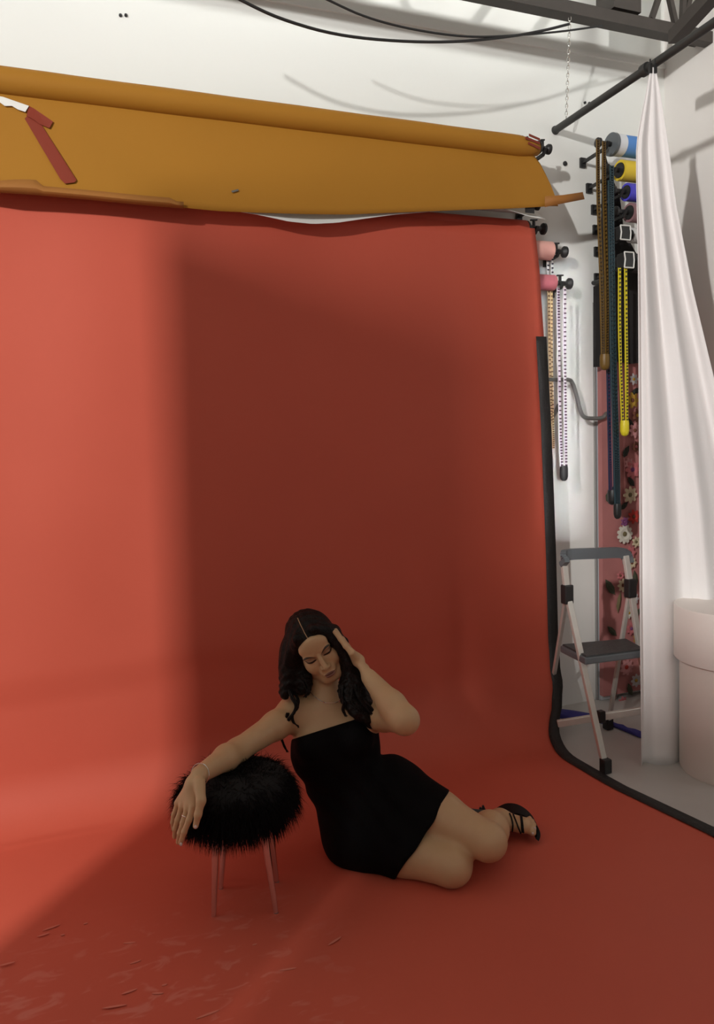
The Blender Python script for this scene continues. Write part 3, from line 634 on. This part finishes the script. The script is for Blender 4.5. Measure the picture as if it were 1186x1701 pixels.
def cone(a, b, ra, rb, flat=None, fdir=None):
    """round cone from a to b; optional flattening by factor along fdir"""
    a, b = V3(a), V3(b); d = b-a; L2 = max(d@d, 1e-9); m = max(ra, rb); n = None
    if flat: n = V3(fdir)/np.linalg.norm(fdir)
    def f(X, Y, Z):
        x, y, z = X-a[0], Y-a[1], Z-a[2]; t = np.clip((x*d[0]+y*d[1]+z*d[2])/L2, 0, 1)
        x, y, z = x-t*d[0], y-t*d[1], z-t*d[2]; r = ra+(rb-ra)*t
        if n is not None:
            q = (x*n[0]+y*n[1]+z*n[2])*(1/flat-1); x, y, z = x+q*n[0], y+q*n[1], z+q*n[2]
            return (np.sqrt(x*x+y*y+z*z)-r)*(.5+.5*flat)
        return np.sqrt(x*x+y*y+z*z)-r
    return f, np.minimum(a, b)-m, np.maximum(a, b)+m
def ell(c, r, B=np.eye(3)):
    """ellipsoid with axes = rows of B"""
    c, r = V3(c), V3(r); m = max(r)
    def f(X, Y, Z):
        x, y, z = X-c[0], Y-c[1], Z-c[2]; u = [(x*B[i][0]+y*B[i][1]+z*B[i][2]) for i in range(3)]
        k0 = np.sqrt(sum((u[i]/r[i])**2 for i in range(3))); k1 = np.sqrt(sum((u[i]/r[i]**2)**2 for i in range(3)))+1e-6
        return k0*(k0-1)/k1
    ext = np.sqrt(((B*r[:, None])**2).sum(0))
    return f, c-ext, c+ext
def chain(F_, pts, rs, k=.015, **kw):
    for i in range(len(pts)-1): F_.put(cone(pts[i], pts[i+1], rs[i], rs[i+1], **kw), k)

# head frame (camera aligned coordinates: right, away, up)
ro = math.radians(27); pi_ = math.radians(20); ya = math.radians(4)
xh0 = np.array([math.cos(ro), 0, math.sin(ro)]); u0 = np.array([-math.sin(ro), 0, math.cos(ro)]); f0 = np.array([0, -1.0, 0])
fh = math.cos(pi_)*f0-math.sin(pi_)*u0; uh = math.cos(pi_)*u0+math.sin(pi_)*f0
xh = math.cos(ya)*xh0-math.sin(ya)*fh; fh = math.cos(ya)*fh+math.sin(ya)*xh0; HB = np.stack([xh, fh, uh])
E0 = AL(531, 1092, 2.35)                       # between the eyes
HO = E0-fh*.082
def hp(x, y, z): return HO+xh*x+fh*y+uh*z
HS = .97
def hr(*r): return np.array(r)*HS

body = empty('person', tuple(toW(AL(600, 1440, 2.42))*np.array([1, 1, 0])), 'woman in black strapless dress sitting sideways on red paper, arm resting on fur stool', 'person')
shR = AL(490, 1184, 2.43); shL = AL(617, 1184, 2.45)
chest = AL(551, 1212, 2.45); bust = AL(557, 1240, 2.44); waist = AL(576, 1300, 2.46); pelv = AL(613, 1368, 2.46)
hipL = AL(650, 1318, 2.47); kneeL = AL(808, 1397, 2.25); hipR = AL(600, 1388, 2.42); kneeR = AL(748, 1438, 2.235)
ankL = AL(830, 1361, 2.52); elbR = AL(394, 1247, 2.24); wrR = AL(331, 1287, 2.06); elbL = AL(672, 1196, 2.22); wrL = AL(614, 1126, 2.36)
fwd = np.array([.12, -1.0, .1])
def torso(F_, g=0.0, dress=False):
    F_.put(cone(chest, bust, .108+g, .130+g, flat=.66, fdir=fwd), .03)
    F_.put(cone(bust, waist, .128+g, .108+g, flat=.72, fdir=fwd), .05)
    F_.put(cone(waist, pelv, .108+g, .132+g, flat=.82, fdir=fwd), .05)
    for x, y in ((523, 1238), (588, 1226)): F_.put(ell(AL(x, y, 2.375), np.array([.056, .050, .050])+g), .03)
    F_.put(ell(hipR+np.array([0, .02, .01]), np.array([.115, .13, .105])+g), .05)
    F_.put(ell(hipL+np.array([-.01, .02, -.02]), np.array([.105, .12, .105])+g), .05)
bx = axis_coords(-.66, .72, .0042, [(-.245, -.075, .0017), (-.60, -.46, .0026), (-.075, .0, .0026)])
by = axis_coords(1.94, 2.86, .0042, [(2.26, 2.40, .0017), (1.96, 2.1, .0028)])
bz = axis_coords(-.01, .86, .0042, [(.56, .79, .0017), (.20, .42, .0028)])
B = Field(bx, by, bz)
torso(B)
# shoulders, collar, neck
nb = AL(541, 1176, 2.45); sk = hp(0, -.035, -.06)
B.put(cone(shR, nb, .044, .050), .03); B.put(cone(shL, nb, .046, .050), .03)
B.put(cone(shR, chest, .046, .075), .04); B.put(cone(shL, chest, .046, .075), .04)
B.put(cone(nb, sk, .052, .046), .03)
# head
def H_(c, r, k=.012, op='u'): B.put(ell(hp(*[q*HS for q in c]), hr(*r), HB), k, op)
H_((0, -.012, .028), (.071, .084, .076), .01)
H_((0, .022, -.030), (.059, .062, .080), .02)
H_((0, .058, -.092), (.025, .024, .020), .03)
for s_ in (-1, 1):
    H_((s_*.034, .055, -.032), (.026, .026, .030), .02)
    B.put(cone(hp(s_*.050, .0, -.060), hp(s_*.018, .055, -.094), .020, .018), .025)
    H_((s_*.030, .0985, .001), (.021, .017, .0125), .012, 's')       # socket
H_((0, .070, .040), (.05, .020, .035), .02)
for s_ in (-1, 1):
    H_((s_*.030, .0685, .0), (.0155, .0145, .0125), .004)             # closed lid over the eye
    H_((s_*.028, .0775, .0185), (.022, .010, .0055), .010)            # brow ridge
B.put(cone(hp(0, .080, .008), hp(0, .099, -.030), .0065, .0085), .008)
H_((0, .1015, -.0345), (.0085, .0085, .0075), .006)
for s_ in (-1, 1): H_((s_*.0105, .092, -.0375), (.0065, .009, .006), .005)
H_((0, .084, -.058), (.026, .013, .022), .012)
H_((0, .0935, -.0625), (.021, .0075, .0048), .003); H_((0, .0925, -.0725), (.0175, .008, .0058), .003)
H_((0, .1035, -.0672), (.022, .006, .0010), .0025, 's')
for s_ in (-1, 1): H_((s_*.071, -.012, -.010), (.008, .017, .028), .006)
# arms
mR = shR+(elbR-shR)*.35
B.put(cone(shR, mR, .047, .043), .03); B.put(cone(mR, elbR, .043, .034), .02)
fR = elbR+(wrR-elbR)*.3; B.put(cone(elbR, fR, .034, .036), .02); B.put(cone(fR, wrR, .036, .024), .02)
mL = shL+(elbL-shL)*.4
B.put(cone(shL, mL, .050, .048), .03); B.put(cone(mL, elbL, .047, .041), .02)
fL = elbL+(wrL-elbL)*.35; B.put(cone(elbL, fL, .041, .040), .02); B.put(cone(fL, wrL, .040, .026), .02)
# right hand, drooping over the stool edge
kn = [AL(x, y, d) for x, y, d in ((322, 1337, 2.015), (312, 1342, 2.025), (303, 1340, 2.045), (296, 1334, 2.068))]
pw_ = wrR+(AL(316, 1312, 2.035)-wrR)*.6
for q in kn: B.put(cone(pw_, q, .019, .0115), .012)
fing = [[(322, 1337, 2.015), (314, 1362, 2.005), (306, 1382, 2.005), (300, 1400, 2.012)],
        [(312, 1342, 2.025), (304, 1367, 2.022), (299, 1384, 2.024), (296, 1399, 2.034)],
        [(303, 1340, 2.045), (295, 1362, 2.045), (291, 1377, 2.050), (290, 1390, 2.062)],
        [(296, 1334, 2.068), (289, 1353, 2.072), (287, 1366, 2.078), (288, 1378, 2.086)]]
for fi, fr_ in zip(fing, (.0085, .0086, .008, .0072)):
    P = [AL(*q) for q in fi]; chain(B, P, [fr_+.001, fr_, fr_*.93, fr_*.78], .004)
P = [AL(331, 1300, 2.03), AL(334, 1330, 1.995), AL(329, 1353, 1.985), AL(325, 1372, 1.985)]; chain(B, P, [.017, .0125, .0095, .0078], .008)
# left hand flat against the hair
hb = AL(595, 1097, 2.385); B.put(cone(wrL, hb, .024, .022, flat=.62, fdir=(.75, 0, .66)), .015)
kd = [2.345, 2.366, 2.387, 2.407]
for i, d_ in enumerate(kd):
    k0 = AL(584+i*.5, 1084, d_); B.put(cone(hb, k0, .016, .0105), .010)
    tp = [(574, 1073), (566, 1062), (556+i*1.0, 1047+abs(i-1)*3)]
    chain(B, [k0]+[AL(x+i*1.0, y, d_+.004*j) for j, (x, y) in enumerate(tp)], [.0095, .0085, .0080, .0065], .004)
chain(B, [AL(606, 1110, 2.38), AL(590, 1101, 2.405), AL(578, 1094, 2.42)], [.014, .0095, .0075], .006)
# legs
def mid(a, b, t): return a+(b-a)*t
B.put(cone(hipL, mid(hipL, kneeL, .5), .096, .079), .03); B.put(cone(mid(hipL, kneeL, .5), kneeL, .079, .056), .03)
B.put(ell(kneeL+np.array([.004, -.006, 0]), (.056, .058, .054)), .02)
B.put(cone(hipR, mid(hipR, kneeR, .5), .100, .078), .03); B.put(cone(mid(hipR, kneeR, .5), kneeR, .078, .060), .03)
B.put(ell(kneeR+np.array([.004, -.004, 0]), (.060, .058, .056)), .02)
cl = mid(kneeL, ankL, .35)+np.array([0, .02, .0]); B.put(cone(kneeL, cl, .050, .054), .012); B.put(cone(cl, ankL, .054, .031), .03)
ankR = AL(790, 1368, 2.50); ankR[2] = .045; clr = mid(kneeR, ankR, .35)+np.array([-.01, .01, 0]); B.put(cone(kneeR, clr, .052, .053), .012); B.put(cone(clr, ankR, .053, .030), .03)
# feet
fl1 = AL(838, 1366, 2.515); ball = AL(869, 1371, 2.475); sd = np.array([-.25, .55, .75])
B.put(cone(ankL, AL(826, 1357, 2.55), .031, .027), .02); B.put(cone(ankL, ball, .031, .030, flat=.8, fdir=(-.4, .1, .8)), .02)
for i, (x, y, d_, r_) in enumerate([(885, 1383, 2.455, .0115), (887, 1376, 2.465, .0088), (887, 1370, 2.48, .0082), (884, 1364, 2.49, .0078), (880, 1359, 2.5, .0075)]):
    B.put(cone(mid(ball, AL(x, y, d_), .2), AL(x, y, d_), r_*1.5, r_), .006)
fR2 = ankR+np.array([.07, .05, -.012]); B.put(cone(ankR, fR2, .030, .024), .02); B.put(cone(fR2, fR2+np.array([.06, .02, -.002]), .022, .014), .02)
B.cut(lambda X, Y, Z: .006-Z+0*X+0*Y, .012)
BV, BQ = B.nets()
def skin_mat():
    m = bpy.data.materials.new('skin'); m.use_nodes = True; nt = m.node_tree; b = nt.nodes['Principled BSDF']
    b.inputs['Roughness'].default_value = .5; b.inputs['Subsurface Weight'].default_value = .12; b.inputs['Subsurface Radius'].default_value = (.012, .005, .003); b.inputs['Subsurface Scale'].default_value = .6
    at_ = nt.nodes.new('ShaderNodeAttribute'); at_.attribute_name = 'headco'; sp = nt.nodes.new('ShaderNodeSeparateXYZ'); nt.links.new(at_.outputs['Vector'], sp.inputs[0])
    def mth(op, a, b_=None, c=None):
        n = nt.nodes.new('ShaderNodeMath'); n.operation = op
        for i, v in enumerate((a, b_, c)):
            if v is None: continue
            if isinstance(v, (int, float)): n.inputs[i].default_value = v
            else: nt.links.new(v, n.inputs[i])
        return n.outputs[0]
    X = mth('ABSOLUTE', sp.outputs[0]); Y = sp.outputs[1]; Z = sp.outputs[2]
    front = mth('GREATER_THAN', Y, .045)
    def sm(v, a, b_):  # 1 below a, 0 above b
        q = nt.nodes.new('ShaderNodeMapRange'); q.interpolation_type = 'SMOOTHSTEP'; q.inputs[1].default_value = a; q.inputs[2].default_value = b_; q.inputs[3].default_value = 1; q.inputs[4].default_value = 0
        nt.links.new(v, q.inputs[0]); return q.outputs[0]
    def ellm(cx, cz, rx, rz, bend=0.0, tilt=0.0, soft=.35):
        dx = mth('SUBTRACT', X, cx); zz = mth('SUBTRACT', Z, cz); zz = mth('SUBTRACT', zz, mth('MULTIPLY', mth('MULTIPLY', dx, dx), bend)); zz = mth('SUBTRACT', zz, mth('MULTIPLY', dx, tilt))
        d = mth('ADD', mth('POWER', mth('ABSOLUTE', mth('DIVIDE', dx, rx)), 2), mth('POWER', mth('ABSOLUTE', mth('DIVIDE', zz, rz)), 2))
        return mth('MULTIPLY', sm(d, 1-soft, 1+soft), front)
    n = nt.nodes.new('ShaderNodeTexNoise'); n.inputs['Scale'].default_value = 14; tc = nt.nodes.new('ShaderNodeTexCoord'); nt.links.new(tc.outputs['Object'], n.inputs[0])
    mx = nt.nodes.new('ShaderNodeMix'); mx.data_type = 'RGBA'; mx.inputs[6].default_value = (*SK1, 1); mx.inputs[7].default_value = (*SK2, 1); nt.links.new(n.outputs[0], mx.inputs[0]); cur = mx.outputs[2]
    def over(cur, mask, col, k):
        q = nt.nodes.new('ShaderNodeMix'); q.data_type = 'RGBA'; q.inputs[7].default_value = (*col, 1); nt.links.new(mth('MULTIPLY', mask, k), q.inputs[0]); nt.links.new(cur, q.inputs[6]); return q.outputs[2]
    cur = over(cur, ellm(.030, .004, .021, .010, 0, 0, .6), (.17, .085, .05), .6)        # eye shadow
    cur = over(cur, ellm(.031, -.0045, 0.0185, .0040, 9, .12, .3), (.006, .004, .003), .98)   # lash line
    cur = over(cur, ellm(.031, -.0070, .012, .0020, 9, .06, .4), (.05, .025, .02), .5)
    cur = over(cur, ellm(.031, .0215, 0.0205, .0035, -22, .26, .45), (.014, .008, .005), .95)  # brow
    cur = over(cur, ellm(.0, -.0625, .0215, .0048, -5, 0, .3), (.15, .04, .032), .9)       # lips
    cur = over(cur, ellm(.0, -.0725, .0185, .0062, 4, 0, .3), (.19, .055, .042), .9)
    cur = over(cur, ellm(.0, -.0672, .0205, .0011, 3, 0, .5), (.04, .012, .010), .9)
    cur = over(cur, ellm(.0065, -.0415, .0036, .0018, 0, 0, .5), (.05, .02, .015), .8)       # nostrils
    nt.links.new(cur, b.inputs['Base Color']); return m
SK1, SK2 = (.53, .32, .165), (.59, .37, .20)
M['skin'] = skin_mat()
HC = (BV-HO)@HB.T/HS
BW = toW(BV)
fig = mesh_np('body', BW, BQ, M['skin'], body, attr={'headco': HC})
bvh = BVHTree.FromPolygons([tuple(p) for p in BW], [tuple(int(i) for i in q) for q in BQ[:, [0, 1, 2, 3]]])
def hit(x, y, off=.002, tree=None):
    r = ray(x, y); r = r/np.linalg.norm(r); h = (tree or bvh).ray_cast(Vector(C), Vector(r), 5)
    if h[0] is None: return None
    return np.array(h[0])+np.array(h[1])*off*(1 if np.dot(h[1], -r) > 0 else -1)

# ------------------------------------------------------------------ dress
D = Field(axis_coords(-.30, .36, .0045, []), axis_coords(2.08, 2.70, .0050, []), axis_coords(-.01, .50, .0045, []))
torso(D, .006)
D.put(cone(shR, chest, .046, .083), .04); D.put(cone(shL, chest, .046, .083), .04)
g = .008
D.put(cone(hipL, mid(hipL, kneeL, .55), .100+g, .083+g), .05); D.put(cone(hipR, mid(hipR, kneeR, .6), .104+g, .082+g), .05)
D.put(cone(mid(hipL, hipR, .5), mid(mid(hipL, kneeL, .5), mid(hipR, kneeR, .6), .5), .10, .078), .05)
D.put(cone(mid(waist, pelv, .5), hipL, .11, .10), .05)
def plane(p, q, flip=1):
    """half space through the line p-q and the view depth direction"""
    p, q = V3(p), V3(q); t = q-p; n_ = np.cross(t, (p+q)/2-np.array([0, 0, H])); n_ /= np.linalg.norm(n_); n_ = n_*flip
    return p, n_
pn, nn = plane(AL(479, 1230, 2.36), AL(605, 1190, 2.36)); nn = nn if nn[2] > 0 else -nn
pk_, nk_ = plane(AL(752, 1311, 2.32), AL(652, 1468, 2.26)); nk_ = nk_ if nk_[0] > 0 else -nk_
tw = AL(576, 1300, 2.46); ax_ = (AL(551, 1212, 2.45)-AL(613, 1368, 2.46)); ax_ /= np.linalg.norm(ax_)
def neckline(X, Y, Z):
    s_ = (X-pn[0])*nn[0]+(Y-pn[1])*nn[1]+(Z-pn[2])*nn[2]; s_ = s_-.10*np.maximum(X-(-.02), 0)
    return s_
D.cut(neckline, .005)
D.cut(lambda X, Y, Z: (X-pk_[0])*nk_[0]+(Y-pk_[1])*nk_[1]+(Z-pk_[2])*nk_[2]+.004*np.sin(Z*30), .005)
D.cut(lambda X, Y, Z: .005-Z+0*X+0*Y, .012)
# soft cloth folds across the waist and hip
X, Y, Z = D.x[:, None, None], D.y[None, :, None], D.z[None, None, :]
dd_ = X*.55+Z*.83; D.F += (.0030*np.sin(dd_*85+3*np.sin(X*14))*np.exp(-((Z-.22)/.10)**2)+.0022*np.sin((X*.8-Z*.6)*70+2*np.sin(Z*20))*np.exp(-((X-.10)/.10)**2)).astype(np.float32)
DV, DQ = D.nets(); DW = toW(DV)
mesh_np('dress', DW, DQ, M['dress'], fig)
dbvh = BVHTree.FromPolygons([tuple(p) for p in DW], [tuple(int(i) for i in q) for q in DQ])

# ------------------------------------------------------------------ hair
M['hair'] = mat('dark_brown_hair', (.0065, .0038, .003), .48, noise=.35, nscale=25, bump=.35, bscale=140, spec=.18)
Hf = Field(axis_coords(-.32, .10, .0026, []), axis_coords(2.22, 2.62, .0030, []), axis_coords(.30, .86, .0026, []))
def HH(c, r, k=.012, op='u'): Hf.put(ell(hp(*[q*HS for q in c]), hr(*r), HB), k, op)
HH((0, -.014, .031), (.0805, .098, .086))
HH((-.004, -.03, -.03), (.080, .075, .10), .03)
def lock(pts, rs, k=.014, n=None, wob=0.0):
    P = curve_pts([AL(*q) for q in pts], n or len(pts)*3); R_ = np.interp(np.linspace(0, 1, len(P)), np.linspace(0, 1, len(rs)), rs)
    chain(Hf, P, R_, k)
# left mass (picture left)
lock([(496, 1045, 2.40), (482, 1075, 2.40), (480, 1110, 2.41), (481, 1138, 2.41)], [.020, .026, .029, .026])
lock([(488, 1080, 2.43), (492, 1115, 2.43), (495, 1140, 2.42)], [.03, .034, .030])
lock([(500, 1110, 2.42), (506, 1130, 2.41), (508, 1146, 2.40)], [.018, .020, .012])
lock([(478, 1135, 2.40), (472, 1150, 2.395), (474, 1158, 2.39)], [.018, .010, .004])
# right mass
lock([(522, 1030, 2.41), (552, 1056, 2.38), (570, 1088, 2.385), (578, 1125, 2.39), (581, 1150, 2.37)], [.016, .020, .021, .024, .024])
lock([(576, 1095, 2.42), (588, 1125, 2.40), (598, 1155, 2.385), (608, 1182, 2.37), (618, 1202, 2.36)], [.02, .026, .026, .026, .016])
lock([(570, 1135, 2.38), (578, 1160, 2.36), (592, 1180, 2.345), (612, 1196, 2.335)], [.018, .020, .020, .012])
# ears side sweep
for s_ in (-1, 1): Hf.put(cone(hp(s_*.03, .060, .088), hp(s_*.074, .025, .02), .014, .016), .02)
for s_ in (-1, 1): Hf.put(cone(hp(s_*.074, .025, .02), hp(s_*.078, .0, -.05), .016, .018), .02)
# face opening
Hf.put(ell(hp(-.002, .105, -.024), hr(.060, .075, .098), HB), .012, 's')
# parting groove
Hf.put(cone(hp(0, .075, .095), hp(0, -.01, .127), .0030, .0030), .006, 's')
# combed grooves
X, Y, Z = Hf.x[:, None, None], Hf.y[None, :, None], Hf.z[None, None, :]
rx = (X-HO[0])*xh[0]+(Y-HO[1])*xh[1]+(Z-HO[2])*xh[2]; ry = (X-HO[0])*fh[0]+(Y-HO[1])*fh[1]+(Z-HO[2])*fh[2]
Hf.F += (.0011*np.sin(ry*330+9*np.sin(Z*16))+.0008*np.sin(rx*260+8*np.sin(Z*22))).astype(np.float32)
HV, HQ = Hf.nets()
hair = mesh_np('hair', toW(HV), HQ, M['hair'], fig)
# loose wavy locks and stray strands: tapering tubes
mb = MB()
def strand(pts, r0, r1, n=26, spread=0):
    P = curve_pts([at(x+random.uniform(-spread, spread), y+random.uniform(-spread, spread)*.5, d_+random.uniform(-.006, .006)) for x, y, d_ in pts], n)
    mb.tube(P, [r0+(r1-r0)*(i/(n-1))**1.5 for i in range(n)], 5)
for k in range(16): strand([(479, 1140, 2.395), (485, 1158, 2.365), (492, 1171, 2.352), (488, 1184, 2.350), (479, 1196, 2.350), (471, 1208, 2.352), (468, 1216, 2.354)], .0035, .0007, spread=2.2)
for k in range(7): strand([(487, 1150, 2.39), (495, 1163, 2.36), (494, 1176, 2.352), (486, 1188, 2.350), (488, 1200, 2.350), (495, 1206, 2.350), (496, 1209, 2.35)], .0026, .0006, spread=1.6)
for k in range(8): strand([(478, 1185, 2.352), (470, 1205, 2.352), (466, 1222, 2.352), (471, 1238, 2.353), (478, 1250, 2.355)], .0026, .0006, spread=2.2)
for k in range(16): strand([(568, 1140, 2.35), (566, 1155, 2.335), (572, 1168, 2.330), (570, 1180, 2.332), (575, 1190, 2.335)], .0028, .0006, spread=2.6)
for k in range(16): strand([(582, 1145, 2.35), (583, 1165, 2.33), (594, 1180, 2.325), (598, 1192, 2.325)], .003, .0006, spread=3.5)
for k in range(26): strand([(590, 1135, 2.37), (600, 1160, 2.34), (616, 1180, 2.33), (628, 1200, 2.325), (632, 1210, 2.33)], .0035, .0007, spread=4.5)
for k in range(26): strand([(474, 1090, 2.40), (470, 1120, 2.40), (469, 1140, 2.395), (472, 1156, 2.39)], .003, .0006, spread=3)
for k in range(20): strand([(500, 1120, 2.39), (508, 1138, 2.385), (512, 1150, 2.38), (506, 1158, 2.38)], .003, .0006, spread=3)
o = mb.build('loose_locks', M['hair'], hair); o['kind'] = 'stuff'
hb_ = BVHTree.FromPolygons([tuple(q_) for q_ in toW(HV)], [tuple(int(i) for i in q_) for q_ in HQ])
P = []
for th in np.linspace(math.radians(28), math.radians(82), 16):
    o_ = toW(hp(0, -.014*HS, .03*HS)); d_ = toW(fh*math.cos(th)+uh*math.sin(th)); h_ = hb_.ray_cast(Vector(o_+d_*.3), Vector(-d_), .5)
    if h_[0] is not None: P.append(np.array(h_[0])+d_*.0006)
P = [P[0]]+[(P[k-1]+P[k]+P[k+1])/3 for k in range(1, len(P)-1)]+[P[-1]]
o = MB().tube(P, [.0012]*len(P), 6).build('hair_parting', M['skin'], hair); o['label'] = 'pale centre parting line'

# ------------------------------------------------------------------ jewellery
def snap_path(pts, off, n, trees):
    out = []
    for q in curve_pts([(x, y, 0) for x, y in pts], n):
        hs = [h for h in (hit(q[0], q[1], off, t) for t in trees) if h is not None]
        if hs: out.append(min(hs, key=lambda h: np.linalg.norm(h-C)))
    return out
P = snap_path([(513, 1144), (519, 1153), (528, 1161), (538, 1166.5), (548, 1168), (558, 1167), (566, 1163), (569, 1158)], .003, 46, [bvh])
mb = MB(); mb.tube(P, .0013, 6)
for i in range(0, len(P), 1): mb.lathe([(0, -.0017), (.0017, 0), (0, .0017)], P[i], (0, 0, 1), 6)
for x, y in ((538, 1166.5), (563, 1165)):
    h_ = hit(x, y, .004); mb.lathe([(0, -.0035), (.003, -.0015), (.003, .0015), (0, .0035)], h_, (0, 0, 1), 8)
nk = mb.build('necklace', M['silver'], fig); nk['label'] = 'thin silver necklace'
ax = wrR-fR; ax /= np.linalg.norm(ax); u = np.cross(ax, [0, 0, 1]); u /= np.linalg.norm(u); v = np.cross(ax, u); cc = wrR-ax*.004
P = [toW(cc+(u*math.cos(a_)+v*math.sin(a_))*.029+ax*.006*math.sin(a_)) for a_ in np.linspace(0, 2*PI, 29)]
MB().tube(P, .0011, 6).build('bracelet', M['silver'], fig)
a0, b0 = AL(312, 1342, 2.025), AL(304, 1367, 2.022); ax = (b0-a0)/np.linalg.norm(b0-a0); u = np.cross(ax, [0, 0, 1]); u /= np.linalg.norm(u); v = np.cross(ax, u)
P = [toW(mid(a0, b0, .5)+(u*math.cos(a_)+v*math.sin(a_))*.0098) for a_ in np.linspace(0, 2*PI, 17)]
MB().tube(P, .0013, 6).build('ring', M['silver'], fig)
mnail = mat('pale_nail_polish', (.75, .60, .55), .25, noise=.03)
for (x, y) in ((300.5, 1402), (325, 1373), (885, 1384.5), (888, 1376)):
    h_ = hit(x, y, .0008)
    if h_ is not None: MB().add([h_+np.array([math.cos(t_)*.0042*.93, -math.cos(t_)*.0042*.36, math.sin(t_)*.0055]) for t_ in np.linspace(0, 2*PI, 9)[:-1]], [tuple(range(8))]).build('nail', mnail, fig, thick=.001, off=1)

# ------------------------------------------------------------------ sandals
sn = MB(); path = curve_pts([AL(x, y, d_) for x, y, d_ in ((822, 1357, 2.585), (832, 1350, 2.575), (846, 1345, 2.56), (862, 1347, 2.545), (876, 1355, 2.53), (887, 1367, 2.51), (891, 1379, 2.49), (889, 1388, 2.475))], 24)
wd = np.array([-.05, -.62, -.05]); G1 = []; G2 = []
for i, p in enumerate(path):
    t = path[min(i+1, 23)]-path[max(i-1, 0)]; nrm = np.cross(t, [0, 1, 0]); nrm /= np.linalg.norm(nrm); hw = .030+.008*math.sin(PI*i/23)
    w_ = np.array([0, 1, 0])*hw; G1.append([toW(p-w_+nrm*.006), toW(p+w_+nrm*.006), toW(p+w_-nrm*.006), toW(p-w_-nrm*.006), toW(p-w_+nrm*.006)])
sn.grid(G1); sn.add([G1[0][k] for k in range(4)], [(0, 1, 2, 3)]); sn.add([G1[-1][k] for k in range(4)], [(3, 2, 1, 0)])
M['leather'] = mat('black_leather', (.006, .005, .005), .6, noise=.2, spec=.2)
snd = sn.build('sandal', M['leather'], fig); 
for pts in ([(846, 1352), (850, 1361), (852, 1372), (850, 1388)], [(852, 1352), (857, 1364), (863, 1378), (867, 1387)], [(864, 1353), (866, 1364), (867, 1375), (868, 1388)], [(866, 1354), (868, 1366), (869, 1376), (870, 1388)]):
    P = snap_path(pts, .0025, 14, [bvh])
    if len(P) > 3: MB().tube(P, .0026, 6).build('strap', M['leather'], snd)
P = [toW(AL(822, 1356, 2.585)), toW(AL(810, 1350, 2.60)), toW(AL(797, 1342, 2.62))]
MB().tube(P, [.010, .007, .005], 8).build('heel', M['black'], snd)
P = [toW(fR2+np.array([-.09, .03, .03])), toW(fR2+np.array([0, .035, .012])), toW(fR2+np.array([.06, .03, -.002]))]
s2 = MB().tube(P, [.012, .014, .012], 8).build('sandal', M['black'], fig)
MB().tube([toW(AL(806, 1352, 2.60)), toW(AL(802, 1338, 2.60))], [.008, .004], 8).build('heel', M['black'], s2)
